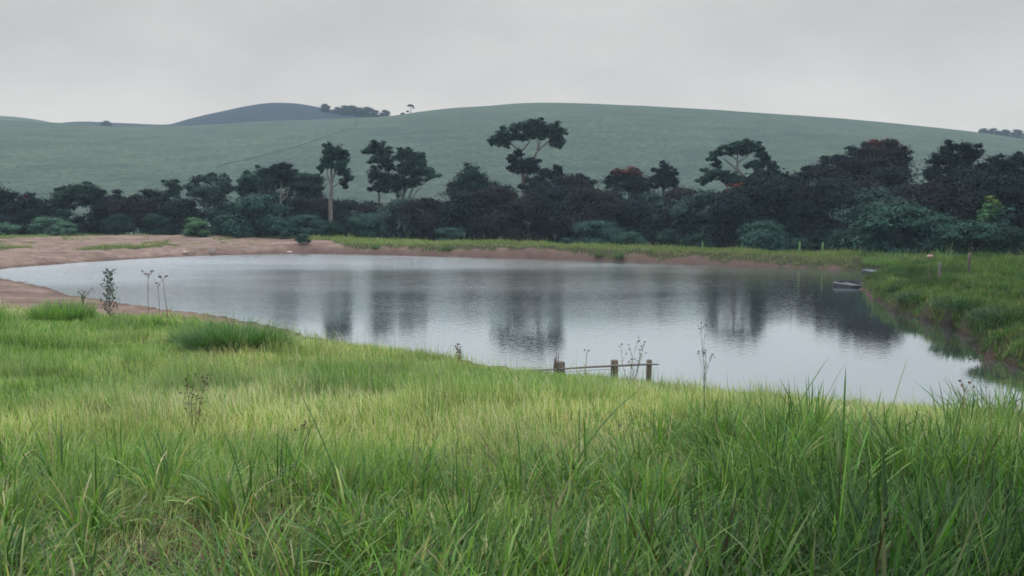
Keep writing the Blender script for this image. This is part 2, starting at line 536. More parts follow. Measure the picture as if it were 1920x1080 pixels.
# ------------------------------------------------------------------ water
m, t, o = new_mat('pond_water')
P_ = wpos(t)
spx = nd(t, 'ShaderNodeSeparateXYZ'); L(t, P_, spx.inputs[0])
rip1 = noise(t, wpos(t, (4.6, 6.6, 1)), 1.0, 3.0, 0.55, 0.3)
rip2 = noise(t, wpos(t, (0.45, 0.9, 1)), 1.0, 2.0)
patch = noise(t, wpos(t, (0.035, 0.11, 1)), 1.0, 3.0, 0.5)
leftness = mrange(t, spx.outputs[0], -22, 20, 2.2, 0.45)
farness = mrange(t, spx.outputs[1], 29, 60, 0.16, 1.6)
amp = math_n(t, 'MULTIPLY', math_n(t, 'MULTIPLY', leftness, farness), mrange(t, patch, 0.35, 0.65, 0.7, 1.2))
hgt = math_n(t, 'ADD', math_n(t, 'MULTIPLY', rip1, 0.0125), math_n(t, 'MULTIPLY', rip2, 0.005))
hgt = math_n(t, 'MULTIPLY', hgt, amp)
b = nd(t, 'ShaderNodeBump'); b.inputs['Strength'].default_value = 1.0; b.inputs['Distance'].default_value = 1.0
L(t, hgt, b.inputs['Height'])
gl = nd(t, 'ShaderNodeBsdfGlossy'); gl.inputs['Color'].default_value = (0.87, 0.945, 1.0, 1)
L(t, mrange(t, amp, 0.1, 2.2, 0.03, 0.17), gl.inputs['Roughness'])
L(t, b.outputs[0], gl.inputs['Normal'])
df = nd(t, 'ShaderNodeBsdfDiffuse'); df.inputs['Color'].default_value = (0.075, 0.085, 0.080, 1)
fr = nd(t, 'ShaderNodeFresnel'); fr.inputs['IOR'].default_value = 1.33
mx = nd(t, 'ShaderNodeMixShader')
L(t, math_n(t, 'POWER', fr.outputs[0], 0.12), mx.inputs[0])
L(t, df.outputs[0], mx.inputs[1]); L(t, gl.outputs[0], mx.inputs[2])
L(t, mx.outputs[0], o.inputs['Surface'])
wx0, wx1, wy0, wy1 = BP[:, 0].min() - 0.8, BP[:, 0].max() + 0.8, BP[:, 1].min() - 0.8, BP[:, 1].max() + 0.8
wv = [(wx0, wy0, 0), (wx1, wy0, 0), (wx1, wy1, 0), (wx0, wy1, 0)]
tag(link('water', py_mesh('water', wv, [(0, 1, 2, 3)], m)), 'still pond water with soft ripples reflecting the grey sky', 'water', kind='structure')

# ------------------------------------------------------------------ hills
def hill_fan(name, mat, sil, Y0, Yr, Y1, z0, ex=1.5, tpad=0.0, nt=180, ny=90, rough=0.5, t0=None, t1=None, bottom=None):
    su = np.array([s_[0] for s_ in sil], float); sv = np.array([s_[1] for s_ in sil], float)
    tx, tz = ray(su, sv)
    tt = np.linspace(t0 if t0 is not None else tx.min(), t1 if t1 is not None else tx.max(), nt)
    target = np.interp(tt, tx, tz)
    k_ = np.ones(5) / 5
    target = np.convolve(np.pad(target, 2, 'edge'), k_, 'valid')
    Ys = Y0 + (Y1 - Y0) * np.linspace(0, 1, ny) ** 1.15
    def prof(Y):
        s_ = (Y - Y0) / (Yr - Y0)
        return np.where(s_ < 1, 1 - (1 - np.clip(s_, 0, 1)) ** ex, 1 - 0.5 * (s_ - 1) ** 2)
    pv = prof(Ys)
    lo, hi = np.zeros(nt), np.full(nt, 400.0)
    for _ in range(40):
        mid = (lo + hi) / 2
        ang = ((z0 - CAMZ + mid[:, None] * pv[None, :]) / Ys[None, :]).max(1)
        hi = np.where(ang > target, mid, hi); lo = np.where(ang > target, lo, mid)
    A = (lo + hi) / 2
    T, YY = np.meshgrid(tt, Ys)
    def zf(x, y):
        tq = np.asarray(x) / np.asarray(y)
        return z0 + np.interp(tq, tt, A) * prof(np.asarray(y)) + (fbm(np.asarray(x) * 0.02, np.asarray(y) * 0.02, 31) - 0.5) * rough * 2
    ZZ = zf(T * YY, YY)
    ob = link(name, grid_mesh(name, T * YY, YY, ZZ, mat))
    return ob, zf

def hill_mat(name, c1, c2, c3, streak=True):
    m, t, o = new_mat(name)
    big = noise(t, wpos(t, (0.012, 0.012, 0.02)), 1.0, 3.0)
    st = noise(t, wpos(t, (0.07, 0.05, 0.5)), 1.0, 7.0, 0.72)
    fine = noise(t, wpos(t, (0.8, 0.5, 1.3)), 1.0, 4.0, 0.75)
    c = cmix(t, mrange(t, big, 0.3, 0.7, 0, 1), c1, c2)
    c = cmix(t, mrange(t, st, 0.42, 0.64, 0, 0.6 if streak else 0.2), c, c3)
    c = cmix(t, mrange(t, fine, 0.42, 0.62, 0, 0.8), c, c3)
    p = nd(t, 'ShaderNodeBsdfPrincipled')
    p.inputs['Roughness'].default_value = 0.95; p.inputs['Specular IOR Level'].default_value = 0.1
    L(t, c, p.inputs['Base Color'])
    b = nd(t, 'ShaderNodeBump'); b.inputs['Strength'].default_value = 0.6; b.inputs['Distance'].default_value = 1.0
    L(t, fine, b.inputs['Height']); L(t, b.outputs[0], p.inputs['Normal'])
    L(t, p.outputs[0], o.inputs['Surface'])
    return m
M_HILL = hill_mat('field_grass', (0.051, 0.080, 0.064), (0.070, 0.096, 0.070), (0.022, 0.038, 0.037))
M_DHILL = hill_mat('dark_scrub', (0.010, 0.019, 0.032), (0.018, 0.026, 0.036), (0.005, 0.011, 0.022), False)
SIL = [(-700, 262), (-300, 238), (-100, 228), (0, 226), (100, 230), (200, 238), (330, 238), (430, 233), (500, 227.5), (600, 224), (730, 217), (800, 206.5), (850, 201), (900, 198.5),
       (930, 197), (970, 193), (1020, 191.5), (1100, 193.5), (1200, 198), (1350, 206), (1500, 216.5), (1650, 229.5), (1800, 245), (1920, 261), (2100, 287), (2600, 350)]
hill, hill_z = hill_fan('hill', M_HILL, SIL, 113, 390, 470, -3.2, 1.45, nt=260, ny=110, rough=0.5)
tag(hill, 'broad green grassy hillside behind the tree belt', 'hill', kind='structure')
DSIL = [(-300, 250), (60, 246), (100, 233), (120, 229.5), (160, 228), (230, 230.5), (310, 234), (325, 232), (345, 225), (400, 212), (450, 201), (490, 194), (520, 192), (560, 194), (600, 201.5),
        (640, 209), (690, 213.5), (735, 217.5), (800, 232), (1000, 260), (1500, 262), (1700, 254), (1780, 250), (1850, 251), (1930, 257), (2200, 262)]
dh, dh_z = hill_fan('distant_hill', M_DHILL, DSIL, 440, 600, 680, -3.0, 1.5, nt=420, ny=50, rough=0.3)
tag(dh, 'dark scrub covered hill behind the green ridge', 'hill', kind='structure')
FSIL = [(-500, 214), (-200, 212), (0, 217), (40, 220), (90, 227.5), (150, 245), (300, 270)]
fh, fh_z = hill_fan('far_hill', M_HILL, FSIL, 480, 620, 700, -3.0, 1.5, nt=80, ny=40, rough=0.2)
tag(fh, 'pale far hill at the left edge of the ridge', 'hill', kind='structure')

# a faint track climbing the hillside
def hill_hit(u, v, zf, ya=118, yb=460):
    tx, tz = ray(u, v)
    Ys = np.linspace(ya, yb, 1500)
    zz = zf(tx * Ys, Ys)
    k = np.argmax(zz >= CAMZ + tz * Ys)
    return np.array([tx * Ys[k], Ys[k], zz[k]])
M_TRACK = hill_mat('track', (0.082, 0.122, 0.094), (0.096, 0.134, 0.100), (0.060, 0.090, 0.074))
def track(pix, w):
    pts = np.array([hill_hit(u, v, hill_z) for u, v in pix])
    n = 60
    s_ = np.linspace(0, len(pts) - 1, n)
    C_ = np.stack([np.interp(s_, range(len(pts)), pts[:, k]) for k in range(2)], -1)
    tg = np.gradient(C_, axis=0); tg /= np.linalg.norm(tg, axis=1, keepdims=True)
    nn = np.stack([-tg[:, 1], tg[:, 0]], -1)
    vs = []
    for k in (-1, -0.33, 0.33, 1):
        q = C_ + nn * w * k
        vs.append(np.column_stack([q, hill_z(q[:, 0], q[:, 1]) + 0.12]))
    V = np.stack(vs, 1)
    me = grid_mesh('path', V[..., 0], V[..., 1], V[..., 2], M_TRACK)
    return link('path', me)
tag(track([(722, 226), (660, 239), (600, 258), (540, 279), (470, 297), (410, 309)], 0.32), 'faint field path slanting down the green hillside', 'path', kind='structure')

# ------------------------------------------------------------------ grass blades
def blades(name, P, length, width, az, lean, curve, segs, col, tipcol=1.25, twist=0.6):
    n = len(P)
    d = np.stack([np.cos(az), np.sin(az), np.zeros(n)], -1)
    tw = az + np.pi / 2 + (RNG.random(n) - 0.5) * 2 * twist
    wv_ = np.stack([np.cos(tw), np.sin(tw), np.zeros(n)], -1)
    V = np.empty((n, 2 * segs + 1, 3)); Cc = np.empty((n, 2 * segs + 1, 3))
    c = P.copy()
    for k in range(segs + 1):
        f = k / segs
        if k:
            ph = lean + curve * (f - 0.5 / segs)
            c = c + (length / segs)[:, None] * (np.sin(ph)[:, None] * d + np.cos(ph)[:, None] * np.array([0, 0, 1.0]))
        shade = col * (0.9 + (tipcol - 0.9) * f)
        if k < segs:
            w = width * (0.75 if k == 0 else 1.0 - 0.75 * max(0, f - 0.3) ** 1.2)
            V[:, 2 * k] = c - wv_ * (w / 2)[:, None]
            V[:, 2 * k + 1] = c + wv_ * (w / 2)[:, None]
            Cc[:, 2 * k] = shade; Cc[:, 2 * k + 1] = shade
        else:
            V[:, 2 * k] = c; Cc[:, 2 * k] = shade
    nv = 2 * segs + 1
    pat = []
    st = []
    for k in range(segs - 1):
        st.append(len(pat)); pat += [2 * k, 2 * k + 1, 2 * k + 3, 2 * k + 2]
    st.append(len(pat)); pat += [2 * segs - 2, 2 * segs - 1, 2 * segs]
    pat, st = np.array(pat), np.array(st)
    off = np.arange(n)
    loops = (off[:, None] * nv + pat[None, :]).ravel()
    starts = (off[:, None] * len(pat) + st[None, :]).ravel()
    return raw_mesh(name, V.reshape(-1, 3), loops, starts, M_GRASS, Cc.reshape(-1, 3), True)

def sector(n, r0, r1, ua, ub, power=1.0):
    """random ground points between two distances, spread over the photo's width"""
    u = ua + (ub - ua) * RNG.random(n)
    r = (r0 ** power + (r1 ** power - r0 ** power) * RNG.random(n)) ** (1 / power)
    return (u - CX) / FPX * r, r

def mixcol(n, palette, weights, jit=0.15):
    idx = RNG.choice(len(palette), n, p=np.array(weights) / sum(weights))
    c = np.array(palette)[idx]
    return np.clip(c * (1 + (RNG.random((n, 1)) - 0.5) * 2 * jit) * (1 + (RNG.random((n, 3)) - 0.5) * jit), 0.005, 0.9)

G_FRESH = (0.122, 0.226, 0.050)
G_DEEP = (0.058, 0.122, 0.034)
G_BLUE = (0.086, 0.158, 0.070)
G_YEL = (0.235, 0.300, 0.112)
G_DRY = (0.36, 0.31, 0.19)
G_BROWN = (0.12, 0.080, 0.050)

def tall_edge(X):
    u_ = X
    return np.interp(u_, [-6, -2, 0.5, 3, 6], [6.6, 6.6, 7.2, 8.4, 8.8])

def tall_grass():
    nt_ = 9000
    x, y = sector(nt_, 1.9, 10.5, -260, 2180, 1.25)
    z, d, nw, r = ground(x, y, True)
    edge_ = tall_edge(x) + (fbm(x * 0.8, y * 0.8, 41) - 0.5) * 3.0
    dens = fbm(x * 0.9, y * 0.9, 42)
    keep = (y < edge_) & (d > 0.5) & (dens > 0.47)
    x, y, z = x[keep], y[keep], z[keep]
    per = RNG.integers(9, 26, len(x))
    ti = np.repeat(np.arange(len(x)), per)
    n = len(ti)
    spread = 0.035 + 0.05 * RNG.random(len(x))
    bx, by = x[ti] + RNG.normal(0, 1, n) * spread[ti], y[ti] + RNG.normal(0, 1, n) * spread[ti]
    bz = z[ti] - 0.02
    hN = fbm(x * 0.55, y * 0.55, 43)
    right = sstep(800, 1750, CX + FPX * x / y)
    base = (0.30 + 0.26 * right) * (0.25 + 1.5 * hN)
    base *= np.interp(y, [2, 4, 9], [0.85, 1.0, 1.0])
    length = base[ti] * (0.5 + 0.85 * RNG.random(n))
    az0 = fbm(x * 0.5, y * 0.5, 44) * 9.0
    az = az0[ti] + RNG.normal(0, 1.3, n)
    lean = np.abs(RNG.normal(0.15, 0.34, n)) + 0.35 * (vnoise(x * 1.3, y * 1.3, 46))[ti]
    curve = np.abs(RNG.normal(1.0, 0.75, n))
    width = (0.0055 + 0.011 * RNG.random(n) ** 2.5) * (0.75 + length)
    c = mixcol(n, [G_FRESH, G_DEEP, G_BLUE, G_YEL, G_DRY, G_BROWN], [0.45, 0.23, 0.08, 0.12, 0.07, 0.05])
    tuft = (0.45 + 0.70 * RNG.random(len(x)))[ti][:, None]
    lush_or_shade = (right[ti] * 0.62 * (0.25 + 0.75 * sstep(6.5, 4.2, y))[ti])[:, None]  # painted shade: blade colour darkened towards the lower right of the view
    c = c * np.array([0.80, 0.90, 0.80]) * tuft * ((1 - lush_or_shade) + lush_or_shade * np.array([-0.12, 0.06, -0.05]))
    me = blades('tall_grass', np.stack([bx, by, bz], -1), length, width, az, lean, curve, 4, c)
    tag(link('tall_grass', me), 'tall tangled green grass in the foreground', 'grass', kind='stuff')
    # tussocks: long broad blades arching out of one root
    nk = 620
    x, y = sector(nk, 2.3, 9.6, -240, 2160, 1.4)
    z, d, nw, r = ground(x, y, True)
    edge_ = tall_edge(x) + (fbm(x * 0.8, y * 0.8, 41) - 0.5) * 3.0
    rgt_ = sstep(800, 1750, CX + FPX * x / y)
    keep = (y < edge_ + 0.4) & (d > 0.8) & (RNG.random(nk) < 0.45 + 0.55 * rgt_)
    x, y, z, rgt_ = x[keep], y[keep], z[keep], rgt_[keep]
    per = RNG.integers(25, 75, len(x))
    ti = np.repeat(np.arange(len(x)), per); n = len(ti)
    a_ = RNG.random(n) * 6.28; rr = 0.09 * np.sqrt(RNG.random(n))
    big = (0.34 + 0.40 * RNG.random(len(x))) * (0.72 + 0.18 * rgt_)
    length = big[ti] * (0.55 + 0.75 * RNG.random(n))
    shade_dk = (rgt_ * (0.3 + 0.7 * sstep(6.5, 4.2, y)))[ti]  # lower right shade put into the tussock blade colour as well
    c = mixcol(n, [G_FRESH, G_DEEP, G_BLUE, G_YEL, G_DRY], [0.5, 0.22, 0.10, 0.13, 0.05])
    c = c * np.array([0.84, 0.92, 0.8]) * (0.55 + 0.55 * RNG.random(len(x)))[ti][:, None] * ((1 - 0.62 * shade_dk)[:, None] + 0.62 * shade_dk[:, None] * np.array([0.10, 0.34, 0.16]))
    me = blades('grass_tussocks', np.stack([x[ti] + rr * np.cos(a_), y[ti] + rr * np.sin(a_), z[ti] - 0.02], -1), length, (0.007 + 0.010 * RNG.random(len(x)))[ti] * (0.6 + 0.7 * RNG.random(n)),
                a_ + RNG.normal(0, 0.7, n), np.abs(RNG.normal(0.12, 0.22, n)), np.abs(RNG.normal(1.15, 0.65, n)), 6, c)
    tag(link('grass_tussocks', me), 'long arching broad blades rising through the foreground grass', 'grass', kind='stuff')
    # litter of fallen and dead blades low in the gaps
    n = 30000
    x, y = sector(n, 1.9, 10.0, -260, 2180, 1.25)
    z, d, nw, r = ground(x, y, True)
    k = (y < tall_edge(x) + 0.5)
    x, y, z = x[k], y[k], z[k]; n = len(x)
    c = mixcol(n, [G_DRY, G_BROWN, G_YEL, G_DEEP], [0.15, 0.42, 0.13, 0.30]) * 0.7
    me = blades('grass_litter', np.stack([x, y, z + 0.03 * RNG.random(n)], -1), 0.12 + 0.25 * RNG.random(n), 0.004 + 0.004 * RNG.random(n),
                RNG.random(n) * 6.28, 0.8 + 0.7 * RNG.random(n), (RNG.random(n) - 0.3) * 0.8, 3, c)
    tag(link('grass_litter', me), 'fallen and dried grass blades low in the foreground gaps', 'grass', kind='stuff')
tall_grass()

def lawn():
    n = 420000
    x, y = sector(n, 4.5, 52, -200, 2120, 0.75)
    z, d, nw, r = ground(x, y, True)
    cov = grass_cover(x, y, d, nw, r)
    keep = (nw > 0.5) & (d > 0.05) & (RNG.random(n) < cov * 1.1) & (y > tall_edge(x) - 0.6 - RNG.random(n) * 2.2)
    x, y, z, d = x[keep], y[keep], z[keep], d[keep]
    n = len(x)
    hN = fbm(x * 0.45, y * 0.45, 51)
    hM = fbm(x * 1.6, y * 1.6, 54)
    length = (0.10 + 0.20 * hN * (0.6 + 0.8 * hM)) * (0.55 + 0.8 * RNG.random(n))
    length *= np.interp(d, [0, 1.0, 4], [0.7, 0.9, 1.0])
    strag = (RNG.random(n) < 0.07) & (d < 1.8)
    length = np.where(strag, length * 2.6 + 0.1, length)
    width = (0.0035 + 0.00042 * y * (0.6 + 0.8 * RNG.random(n))) * np.where(strag, 0.6, 1.0)
    az = fbm(x * 0.25, y * 0.25, 52) * 8 + RNG.normal(0, 1.2, n)
    lean = np.abs(RNG.normal(0.1, 0.25, n)); curve = np.abs(RNG.normal(0.4, 0.4, n))
    yl = sstep(0.40, 0.70, fbm(x * 0.22, y * 0.22, 53) + 0.12 * sstep(-8, 0, x) - 0.22 * sstep(9.5, 6.0, y))[:, None]
    c1 = mixcol(n, [(0.46, 0.45, 0.29), G_YEL, G_FRESH, G_DRY], [0.36, 0.30, 0.24, 0.10])
    c2 = mixcol(n, [G_FRESH, G_BLUE, (0.28, 0.32, 0.17), G_DEEP], [0.44, 0.2, 0.28, 0.08]) * 1.1
    c = c1 * yl + c2 * (1 - yl)
    c = c * (0.72 + 0.56 * fbm(x * 1.3, y * 1.3, 56))[:, None]
    tf = sstep(0.66, 0.82, vnoise(x * 1.05, y * 1.05, 57))
    length = length * (1 + 1.2 * tf * sstep(2.0, 5.0, d))
    c = c * (1 - 0.25 * tf[:, None] * np.array([1.1, 0.8, 1.0]))
    brown = (sstep(1.3, 0.1, d) * sstep(-16, -10, x) * sstep(14, 2, x))[:, None] * 0.55
    c = c * (1 - brown) + mixcol(n, [G_BROWN, G_DRY], [0.7, 0.3]) * brown
    me = blades('lawn_grass', np.stack([x, y, z - 0.01], -1), length, width, az, lean, curve, 2, c, 1.25)
    tag(link('lawn_grass', me), 'short yellow green grass sloping down to the pond', 'grass', kind='stuff')
lawn()

def bank_grass():
    n = 430000
    x, y = sector(n, 18, 92, -60, 2150, 1.0)
    x2, y2 = sector(170000, 17, 50, 1590, 2150, 1.0)
    x, y = np.concatenate([x, x2]), np.concatenate([y, y2]); n = len(x)
    z, d, nw, r = ground(x, y, True)
    cov = grass_cover(x, y, d, nw, r)
    u = CX + FPX * x / y
    rightness = sstep(1560, 1640, u)
    maxd = np.interp(u, [0, 300, 600, 700, 1600, 1620], [30, 24, 13, 8, 7, 40])
    keep = (nw < 0.5) & (d > 0.03) & (d < maxd) & (RNG.random(n) < cov)
    x, y, z, d, u, rightness = x[keep], y[keep], z[keep], d[keep], u[keep], rightness[keep]
    n = len(x)
    hN = fbm(x * 0.5, y * 0.5, 61)
    hM = fbm(x * 1.9, y * 1.9, 64)
    top = np.interp(d, [0, 1.5, 3.0, 6], [0.6, 0.85, 1.0, 1.15]) * (1 - 0.22 * rightness)
    length = (0.12 + (0.30 + 0.14 * rightness) * hN * (0.2 + 1.5 * hM)) * (0.5 + 0.9 * RNG.random(n)) * top
    length *= np.where(u < 560, 0.6, 1.0)
    tall = (RNG.random(n) < 0.012) & (d > 3.0) & (u > 560)
    length = np.where(tall, length * 2.4, length)
    width = (0.010 + 0.00042 * y) * (0.6 + 0.7 * RNG.random(n)) * np.where(tall, 0.6, 1)
    az = RNG.random(n) * 6.28
    lean = np.abs(RNG.normal(0.1, 0.25, n)) * np.where(tall, 0.4, 1); curve = np.abs(RNG.normal(0.45, 0.4, n)) * np.where(tall, 0.5, 1)
    lush_or_shade = sstep(0.42, 0.62, fbm(x * 0.28, y * 0.28, 62))[:, None] * (0.25 + 0.75 * rightness[:, None])
    c1 = mixcol(n, [G_YEL, G_FRESH, G_DRY], [0.55, 0.30, 0.15]) * 0.82
    c1 = c1 * (1 - rightness[:, None]) + mixcol(n, [G_FRESH, G_BLUE, G_DRY], [0.55, 0.35, 0.10]) * 0.8 * rightness[:, None]
    c2 = mixcol(n, [G_DEEP, G_BLUE, G_FRESH], [0.6, 0.25, 0.15]) * 0.72
    c = c1 * (1 - lush_or_shade) + c2 * lush_or_shade
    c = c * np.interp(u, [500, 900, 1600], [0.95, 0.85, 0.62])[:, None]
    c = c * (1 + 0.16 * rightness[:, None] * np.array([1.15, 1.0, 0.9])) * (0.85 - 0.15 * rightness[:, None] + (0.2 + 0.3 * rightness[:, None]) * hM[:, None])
    me = blades('bank_grass', np.stack([x, y, z - 0.02], -1), length, width, az, lean, curve, 2, c)
    tag(link('bank_grass', me), 'rough grass growing along the far and right pond banks', 'grass', kind='stuff')
bank_grass()

# ------------------------------------------------------------------ trees
PAL = {
    'green': [(0.010, 0.029, 0.021), (0.016, 0.038, 0.026), (0.007, 0.021, 0.018)],
    'dark': [(0.0035, 0.010, 0.013), (0.005, 0.014, 0.015), (0.003, 0.008, 0.011)],
    'maroon': [(0.010, 0.010, 0.012), (0.014, 0.013, 0.014), (0.008, 0.009, 0.010)],
    'grey': [(0.020, 0.042, 0.038), (0.030, 0.052, 0.044), (0.014, 0.032, 0.031)],
    'teal': [(0.019, 0.052, 0.042), (0.029, 0.066, 0.052), (0.013, 0.038, 0.032)],
    'paleteal': [(0.050, 0.112, 0.080), (0.068, 0.135, 0.092), (0.038, 0.090, 0.066)],
    'bright': [(0.055, 0.125, 0.060), (0.075, 0.150, 0.070), (0.042, 0.098, 0.050)],
    'orange': [(0.12, 0.034, 0.018), (0.085, 0.028, 0.017), (0.07, 0.024, 0.016), (0.012, 0.016, 0.014)],
    'red': [(0.10, 0.028, 0.024), (0.07, 0.022, 0.020), (0.02, 0.014, 0.014)],
    'lime': [(0.12, 0.18, 0.05), (0.075, 0.13, 0.045), (0.05, 0.10, 0.04)],
}
def crown_mesh(name, puffs, leaf=0.30, cov=1.0, fuzz=0.26):
    """puffs: (centre xyz, radii xyz, palette). Leaf sized faces gathered in clumps through each puff."""
    V, Cc = [], []
    for c, r, pal in puffs:
        c, r = np.array(c, float), np.array(r, float)
        rm = float(np.mean(r))
        N = int(np.clip(cov * 19.0 * (r[0] * r[2] + 0.5 * r[0] * r[1]) / (leaf * leaf), 80, 14000))
        K = int(np.clip(8 + rm * 7, 9, 30))
        dirs = RNG.normal(0, 1, (K, 3)); dirs /= np.linalg.norm(dirs, axis=1, keepdims=True)
        dirs[:, 2] = np.where(dirs[:, 2] < -0.35, -dirs[:, 2] * 0.6, dirs[:, 2])
        rad = 0.88 * RNG.random((K, 1)) ** 0.4
        sub = c + dirs * r * rad
        ks = RNG.integers(0, K, N)
        sz = (fuzz * (0.7 + 0.6 * RNG.random(K)))[ks][:, None]
        off = RNG.normal(0, 1, (N, 3)); off /= np.linalg.norm(off, axis=1, keepdims=True)
        off *= np.where(RNG.random((N, 1)) < 0.34, 2.5, 1.4) * RNG.random((N, 1)) ** 0.45
        core = RNG.random(N) < 0.28
        pos = sub[ks] + off * r * sz * np.array([1.15, 1.15, 0.85])
        cd = RNG.normal(0, 1, (N, 3)); cd /= np.linalg.norm(cd, axis=1, keepdims=True)
        pos = np.where(core[:, None], c + cd * r * 0.72 * RNG.random((N, 1)) ** 0.4, pos)
        nrm = 0.6 * off + 0.8 * dirs[ks] + np.array([0, 0, 0.8]) + RNG.normal(0, 0.35, (N, 3))
        nrm /= np.linalg.norm(nrm, axis=1, keepdims=True)
        a = np.cross(nrm, RNG.normal(0, 1, (N, 3))); a /= np.linalg.norm(a, axis=1, keepdims=True)
        b_ = np.cross(nrm, a)
        l_ = (leaf * (0.6 + 0.8 * RNG.random(N)) * np.where(core, 1.7, 1.0))[:, None]
        q = np.stack([pos - a * l_ * 0.62, pos + b_ * l_ * 0.30, pos + a * l_ * 0.62, pos - b_ * l_ * 0.30], 1)
        V.append(q.reshape(-1, 3))
        pl = np.array(PAL[pal])
        col = pl[RNG.integers(0, len(pl), N)] * (0.88 + 0.24 * RNG.random((N, 1))) * (0.55 + 0.95 * RNG.random(K))[ks][:, None]
        Cc.append(np.repeat(col, 4, 0))
    V, Cc = np.concatenate(V), np.concatenate(Cc)
    nf = len(V) // 4
    return raw_mesh(name, V, np.arange(nf * 4), np.arange(nf) * 4, M_LEAF, Cc)

def bend(a, b, n=5, sag=0.06):
    a, b = Vector(a), Vector(b)
    ln = (b - a).length
    o1 = Vector((random.uniform(-1, 1), random.uniform(-1, 1), random.uniform(-0.3, 0.6))) * ln * sag
    return [a.lerp(b, k / (n - 1)) + o1 * math.sin(math.pi * k / (n - 1)) for k in range(n)]

def trunk_mb(base, puffs, r0, fork=0.55, limbs=None):
    mb = MB()
    if limbs:
        for path, ra, rb in limbs:
            n = len(path)
            pts = []
            for k in range(n - 1):
                pts += bend(path[k], path[k + 1], 4, 0.03)[:-1]
            pts.append(Vector(path[-1]))
            mb.tube(pts, [ra + (rb - ra) * k / (len(pts) - 1) for k in range(len(pts))], 6)
        return mb
    top = max(puffs, key=lambda q: q[0][2])
    b, tpt = Vector(base), Vector(top[0])
    main = bend(b, tpt, 7, 0.05)
    mb.tube(main, [r0 * (1.25 - 1.05 * (k / 6) ** 0.8) for k in range(7)], 7, wob=0.15)
    for c, r, pal in (puffs[::4] if len(puffs) > 14 else puffs):
        c = Vector(c)
        if (c - tpt).length < 0.05:
            continue
        f = min(0.85, max(0.3, fork + random.uniform(-0.15, 0.15)))
        s_ = main[0].lerp(main[-1], f); s_ = main[int(f * 6)]
        if s_.z > c.z - 0.1:
            s_ = main[max(1, int(f * 6) - 2)]
        mb.tube(bend(s_, c, 5, 0.09), [r0 * 0.45 * (1 - 0.8 * k / 4) for k in range(5)], 5)
        for _ in range(2):
            e = c + Vector((random.uniform(-1, 1) * r[0], random.uniform(-1, 1) * r[1], random.uniform(0, 0.8) * r[2]))
            mb.tube(bend(c.lerp(s_, 0.25), e, 4, 0.1), [r0 * 0.16, r0 * 0.12, r0 * 0.09, r0 * 0.04], 4)
    return mb

def tree_at(name, label, cat, Y, base_u, puffs_px, r0=0.16, bark=None, leaf=0.20, cov=1.0, group=None, limbs_px=None, depth=0.9, fuzz=0.30, fork=0.55):
    """a tree whose crown clumps were read off the photo, standing at its own distance with real depth"""
    bx = ray(base_u, 400)[0] * Y
    bz = gz(bx, Y) - 0.15
    root = link(name, None)
    root.location = (bx, Y, bz)
    tag(root, label, cat, group)
    k = Y / FPX
    puffs = []
    for i, q in enumerate(puffs_px):
        u, v, ru, rv, pal = q[:5]
        dy = q[5] if len(q) > 5 else random.uniform(-0.8, 0.8) * ru * k * 0.8
        p_ = at(u, v, Y + dy) - np.array([bx, Y, bz])
        puffs.append((p_, (ru * k * 1.0, max(ru, rv) * k * depth, rv * k * 1.3), pal))
        for _ in range(3):                   # smaller sprays break the outline of each clump
            f_ = random.uniform(0.28, 0.5)
            a_ = random.uniform(0, 6.28)
            off_ = np.array([math.cos(a_) * ru * k * 0.95, random.uniform(-0.6, 0.6) * ru * k, math.sin(a_) * rv * k * 1.25])
            puffs.append((p_ + off_, (ru * k * f_, ru * k * f_, max(rv, ru * 0.6) * k * f_), pal))
    limbs = None
    if limbs_px:
        limbs = []
        for path, ra, rb in limbs_px:
            pts = []
            for q in path:
                dy = q[2] if len(q) > 2 else 0.0
                pts.append(tuple(at(q[0], q[1], Y + dy) - np.array([bx, Y, bz])) if q[1] < 999 else (0, 0, 0))
            limbs.append((pts, ra, rb))
    trunk_mb((0, 0, 0), puffs, r0, fork, limbs).build('trunk', bark or M_BARK_DARK, root, True)
    special = {'orange': ('blossom', 'orange blossom patch'), 'red': ('blossom', 'dull red blossom patch'), 'lime': ('young_leaves', 'lime yellow young leaves')}
    cr = link('crown', crown_mesh('crown', [q for q in puffs if q[2] not in special], leaf, cov, fuzz), root)
    for pal in special:                      # blossom and new growth sit on the crown as pieces of it
        qs = [q for q in puffs if q[2] == pal]
        if qs:
            b_ = link(special[pal][0], crown_mesh(special[pal][0], qs, leaf * 0.85, cov * 0.7, fuzz), cr)
            b_['label'] = special[pal][1]
    return root

G_ = 'green'; D_ = 'dark'; MR = 'maroon'; GY_ = 'grey'; TL = 'teal'; BR = 'bright'
TG = 'trees of the dark belt behind the pond'
T = tree_at
T('broadleaf_tree', 'dark rounded tree cut by the left edge of the photo', 'tree', 96, -5,
  [(0, 372, 28, 20, D_), (-38, 368, 38, 26, D_), (32, 392, 24, 18, D_), (5, 400, 40, 24, D_)], group=TG)
T('small_tree', 'small dark tree with a bare grey stem above pale left weeds', 'tree', 93, 66,
  [(64, 384, 24, 16, D_), (46, 396, 18, 12, D_), (88, 396, 20, 14, D_), (65, 402, 30, 10, D_), (47, 370, 4, 2, 'red')], bark=M_BARK, r0=0.09, group=TG)
T('spreading_tree', 'spreading dome topped tree with a bright hillside gap below it', 'tree', 98, 122,
  [(145, 356, 30, 10, G_), (117, 366, 20, 11, G_), (173, 362, 18, 10, G_), (145, 370, 42, 10, G_), (120, 385, 20, 12, D_), (180, 376, 22, 10, G_), (108, 398, 18, 12, D_)],
  group=TG, limbs_px=[([(0, 1000), (122, 405), (130, 385), (145, 362)], 0.22, 0.05), ([(122, 405), (112, 385), (115, 370)], 0.12, 0.04), ([(128, 392), (155, 380), (172, 366)], 0.12, 0.03)])
